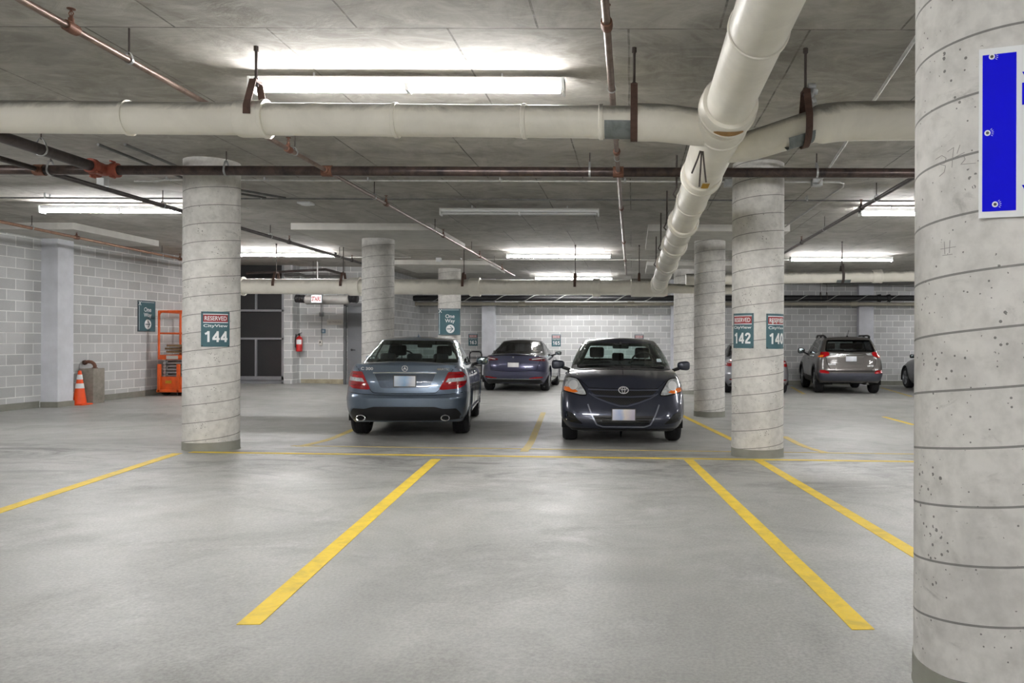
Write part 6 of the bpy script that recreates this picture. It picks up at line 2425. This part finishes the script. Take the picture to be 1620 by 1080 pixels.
p = Vector((-11.345, 16.60, 0))
p.z = zf(p.x, p.y) - 0.01
t = thing('concrete_block', 'rough upright concrete block by the left wall behind the traffic cone', 'concrete block', p)
mb = MB()
mb.box(p + Vector((0, 0, 0.37)), (0.30, 0.36, 0.74), bev=0.01)
mb.build('block', M['block_concrete'], t)
t = thing('standpipe', 'rusty brown bent pipe with a hose outlet standing on the concrete block', 'pipe', p + Vector((0, 0, 0.74)))
b_ = p + Vector((0.06, 0, 0.735))
mb = MB()
mb.path([b_, b_ + Vector((0, 0, 0.06)), b_ + Vector((-0.02, 0, 0.10)), b_ + Vector((-0.07, 0, 0.135)), b_ + Vector((-0.13, -0.01, 0.145)), b_ + Vector((-0.19, -0.02, 0.13))], 0.035, 14)
mb.lathe(b_, (0, 0, 1), [(0, 0.055), (0.02, 0.055), (0.022, 0.036)], 16)
mb.build('pipe', M['coupling'], t)
mb = MB()
mb.lathe(b_ + Vector((-0.17, -0.018, 0.135)), (-1, -0.1, -0.3), [(0, 0.036), (0.005, 0.05), (0.05, 0.05), (0.06, 0.04)], 16)
mb.build('cap', M['rust'], t)

# scissor lift (narrow end towards the camera)
lx0, lx1, ly0, ly1 = -11.14, -10.34, 18.55, 20.35
lz = zf(-10.7, 18.8)
t = thing('scissor_lift', 'orange scissor lift parked by the left wall, half hidden by the 144 column', 'scissor lift', ((lx0 + lx1) / 2, (ly0 + ly1) / 2, lz))
zz = lambda py: at(270, py, ly0).z
xc, yc_ = (lx0 + lx1) / 2, (ly0 + ly1) / 2
mb = MB()
mb.box((xc, yc_ + 0.02, lz + 0.27), (lx1 - lx0 - 0.06, ly1 - ly0, 0.30), bev=0.02)
mb.box((xc, ly0 + 0.02, zz(607)), (lx1 - lx0 - 0.14, 0.06, 0.34), bev=0.01)
for x in (lx0 + 0.05, lx0 + 0.50, lx1 - 0.05):
    mb.box((x, ly0 - 0.01, zz(598)), (0.07, 0.07, 0.66), bev=0.01)
mb.box((xc, ly0 - 0.02, zz(618)), (lx1 - lx0, 0.05, 0.07), bev=0.01)
mb.build('chassis', M['orange'], t)
mb = MB()
for i in range(6):
    z0 = lz + 0.46 + i * 0.075
    for x in (lx0 + 0.16, lx1 - 0.16):
        sgn = 1 if i % 2 else -1
        mb.box((x, yc_, z0), (0.05, ly1 - ly0 - 0.2, 0.05), rx=0.03 * sgn)
    for y in (ly0 + 0.12, ly1 - 0.12):
        mb.tube((lx0 + 0.12, y, z0), (lx1 - 0.12, y, z0), 0.025, 10)
    mb.lathe((lx0 + 0.13, ly0 + 0.10, z0), (0, -1, 0), [(0, 0.035), (0.04, 0.035)], 12)
    mb.lathe((lx1 - 0.13, ly0 + 0.10, z0), (0, -1, 0), [(0, 0.035), (0.04, 0.035)], 12)
mb.build('scissor_stack', M['galv'], t)
pz = zz(565)
mb = MB()
mb.box((xc, yc_, pz), (lx1 - lx0, ly1 - ly0, 0.11), bev=0.01)
mb.build('platform', M['orange'], t)
mb = MB()
mb.box((xc - 0.05, ly0 - 0.012, pz), (0.27, 0.012, 0.085))
mb.build('maker_plate', M['plaque'], t)
mb = MB()
pt, pm = zz(492.5), zz(527)
for x in (lx0 + 0.02, lx1 - 0.02):
    for y in (ly0 + 0.02, yc_, ly1 - 0.02):
        mb.path([(x, y, pz), (x, y, pt)], 0.026, 10)
for z, r_ in ((pt, 0.026), (pm, 0.02)):
    mb.path([(lx0 + 0.02, ly0 + 0.02, z), (lx1 - 0.02, ly0 + 0.02, z), (lx1 - 0.02, ly1 - 0.02, z), (lx0 + 0.02, ly1 - 0.02, z)], r_, 10, closed=True)
mb.box((lx0 + 0.42, ly0 + 0.01, pt), (0.40, 0.05, 0.06), bev=0.01)
mb.path([(lx0 + 0.02, ly0 + 0.02, pt - 0.10), (lx0 + 0.05, ly0 + 0.02, pt - 0.03), (lx0 + 0.12, ly0 + 0.02, pt)], 0.02, 8)
mb.build('guard_rail', M['orange'], t)
mb = MB()
mb.box((lx0 + 0.27, ly0 - 0.02, zz(604)), (0.14, 0.012, 0.07))
mb.build('warning_sticker', M['sticker'], t)
for x in (lx0 + 0.06, lx1 - 0.06):
    for y in (ly0 + 0.25, ly1 - 0.25):
        mb = MB()
        zw = zf(x, y)
        mb.lathe((x - 0.06, y, zw + 0.16), (1, 0, 0), [(0, 0.10), (0.0, 0.15), (0.02, 0.16), (0.10, 0.16), (0.12, 0.15), (0.12, 0.10)], 24)
        mb.build('wheel', M['rubber'], t)
mb = MB()
mb.path([(lx0 + 0.46, ly0 - 0.02, lz + 0.13), (lx0 + 0.48, ly0 - 0.03, lz + 0.05), (lx0 + 0.5, ly0 - 0.03, lz + 0.005)], 0.012, 8)
mb.build('ground_strap', M['rubber'], t)
for q, (dx, dz, rz, ry, wdt, lab) in enumerate(((0.42, 0.115, 0.10, 0.10, 0.62, 'lower brown scrap board lying on the scissor lift platform'), (0.40, 0.19, -0.06, 0.10, 0.55, 'middle brown scrap board on the scissor lift platform'), (0.36, 0.265, 0.05, 0.10, 0.45, 'topmost short brown scrap board on the scissor lift platform'))):
    mb = MB()
    mb.box((lx0 + dx, ly0 + 0.55, pz + dz), (wdt, 0.9, 0.045), rz=rz, ry=ry * 0.5, bev=0.004)
    tag(mb.build('scrap_board', M['wood']), lab, 'board', 'scrap boards on the scissor lift')

p = at(752, 600, 26.3)
p.z = zf(p.x, 26.3)
t = thing('hand_truck', 'black hand truck standing against the back wall beside the steel blue saloon mirror', 'hand truck', p)
mb = MB()
zt_ = at(752, 556, 26.3).z
w_ = 0.20
mb.path([p + Vector((-w_, 0, 0.1)), Vector((p.x - w_, p.y + 0.05, zt_ - 0.10)), Vector((p.x - w_ + 0.03, p.y + 0.05, zt_ - 0.02)), Vector((p.x - w_ + 0.1, p.y + 0.05, zt_)),
         Vector((p.x + w_ - 0.1, p.y + 0.05, zt_)), Vector((p.x + w_ - 0.03, p.y + 0.05, zt_ - 0.02)), Vector((p.x + w_, p.y + 0.05, zt_ - 0.10)), p + Vector((w_, 0, 0.1))], 0.022, 10)
for z in (0.3, 0.55, 0.8, 1.0):
    mb.tube(p + Vector((-w_, 0.03, z)), p + Vector((w_, 0.03, z)), 0.014, 8)
mb.build('frame', M['black'], t)
mb = MB()
mb.box(p + Vector((0, -0.12, 0.02)), (0.42, 0.26, 0.015))
mb.build('toe_plate', M['black'], t)
for sg in (-1, 1):
    mb = MB()
    mb.lathe(p + Vector((sg * 0.24 - 0.025, 0.08, 0.12)), (1, 0, 0), [(0, 0.09), (0.01, 0.12), (0.04, 0.12), (0.05, 0.09)], 20)
    mb.build('wheel', M['rubber'], t)

# ------------------------------------------------------------------ the cars
put_car(make_rear_saloon(), 653, 12.15, 0.97, 0.14, (1.0, 1, 1.028))
put_car(make_sedan_hatch(), 983.5, 11.62, 3.45, PI + 0.045, (1.045, 1, 1.035))
car = make_round_saloon('car', 'dark blue-grey fastback saloon parked far back between the steel blue and navy saloons', mat_paint('midnight_paint', rgb(66, 68, 94), 0.6, 0.3), M['glass_dark'], badge=True)
put_car(car, 819, 22.35, 0.95, 0.0)
put_car(make_suv(), 1338, 22.9, 0.93, -0.08)
car = make_round_saloon('car', 'silver saloon glimpsed between the bare column and the 142 column', mat_paint('silver_paint', rgb(170, 172, 178), 0.7, 0.3), M['glass_dark'], lamp_white=True)
put_car(car, 1193, 22.6, 0.95, 0.0)
car = make_round_saloon('car', 'black saloon barely showing past the left edge of the near column', mat_paint('black_paint', rgb(8, 8, 9), 0.0, 0.3), M['glass_dark'], lamp_white=True)
put_car(car, 1537, 22.6, 0.95, 0.0)

# ------------------------------------------------------------------ world and view
w = bpy.data.worlds.new('world')
SC.world = w
w.use_nodes = True
w.node_tree.nodes['Background'].inputs[0].default_value = (0.5, 0.52, 0.55, 1)
w.node_tree.nodes['Background'].inputs[1].default_value = 0.2
SC.view_settings.view_transform = 'Standard'
SC.view_settings.look = 'None'
SC.view_settings.gamma = 1.0
SC.view_settings.use_curve_mapping = False
SC.view_settings.exposure = 1.4
try:
    SC.cycles.max_bounces = 8
    SC.cycles.diffuse_bounces = 5
    SC.cycles.glossy_bounces = 4
    SC.cycles.transparent_max_bounces = 16
    SC.cycles.caustics_reflective = False
    SC.cycles.caustics_refractive = False
    SC.cycles.use_denoising = True
except Exception:
    pass
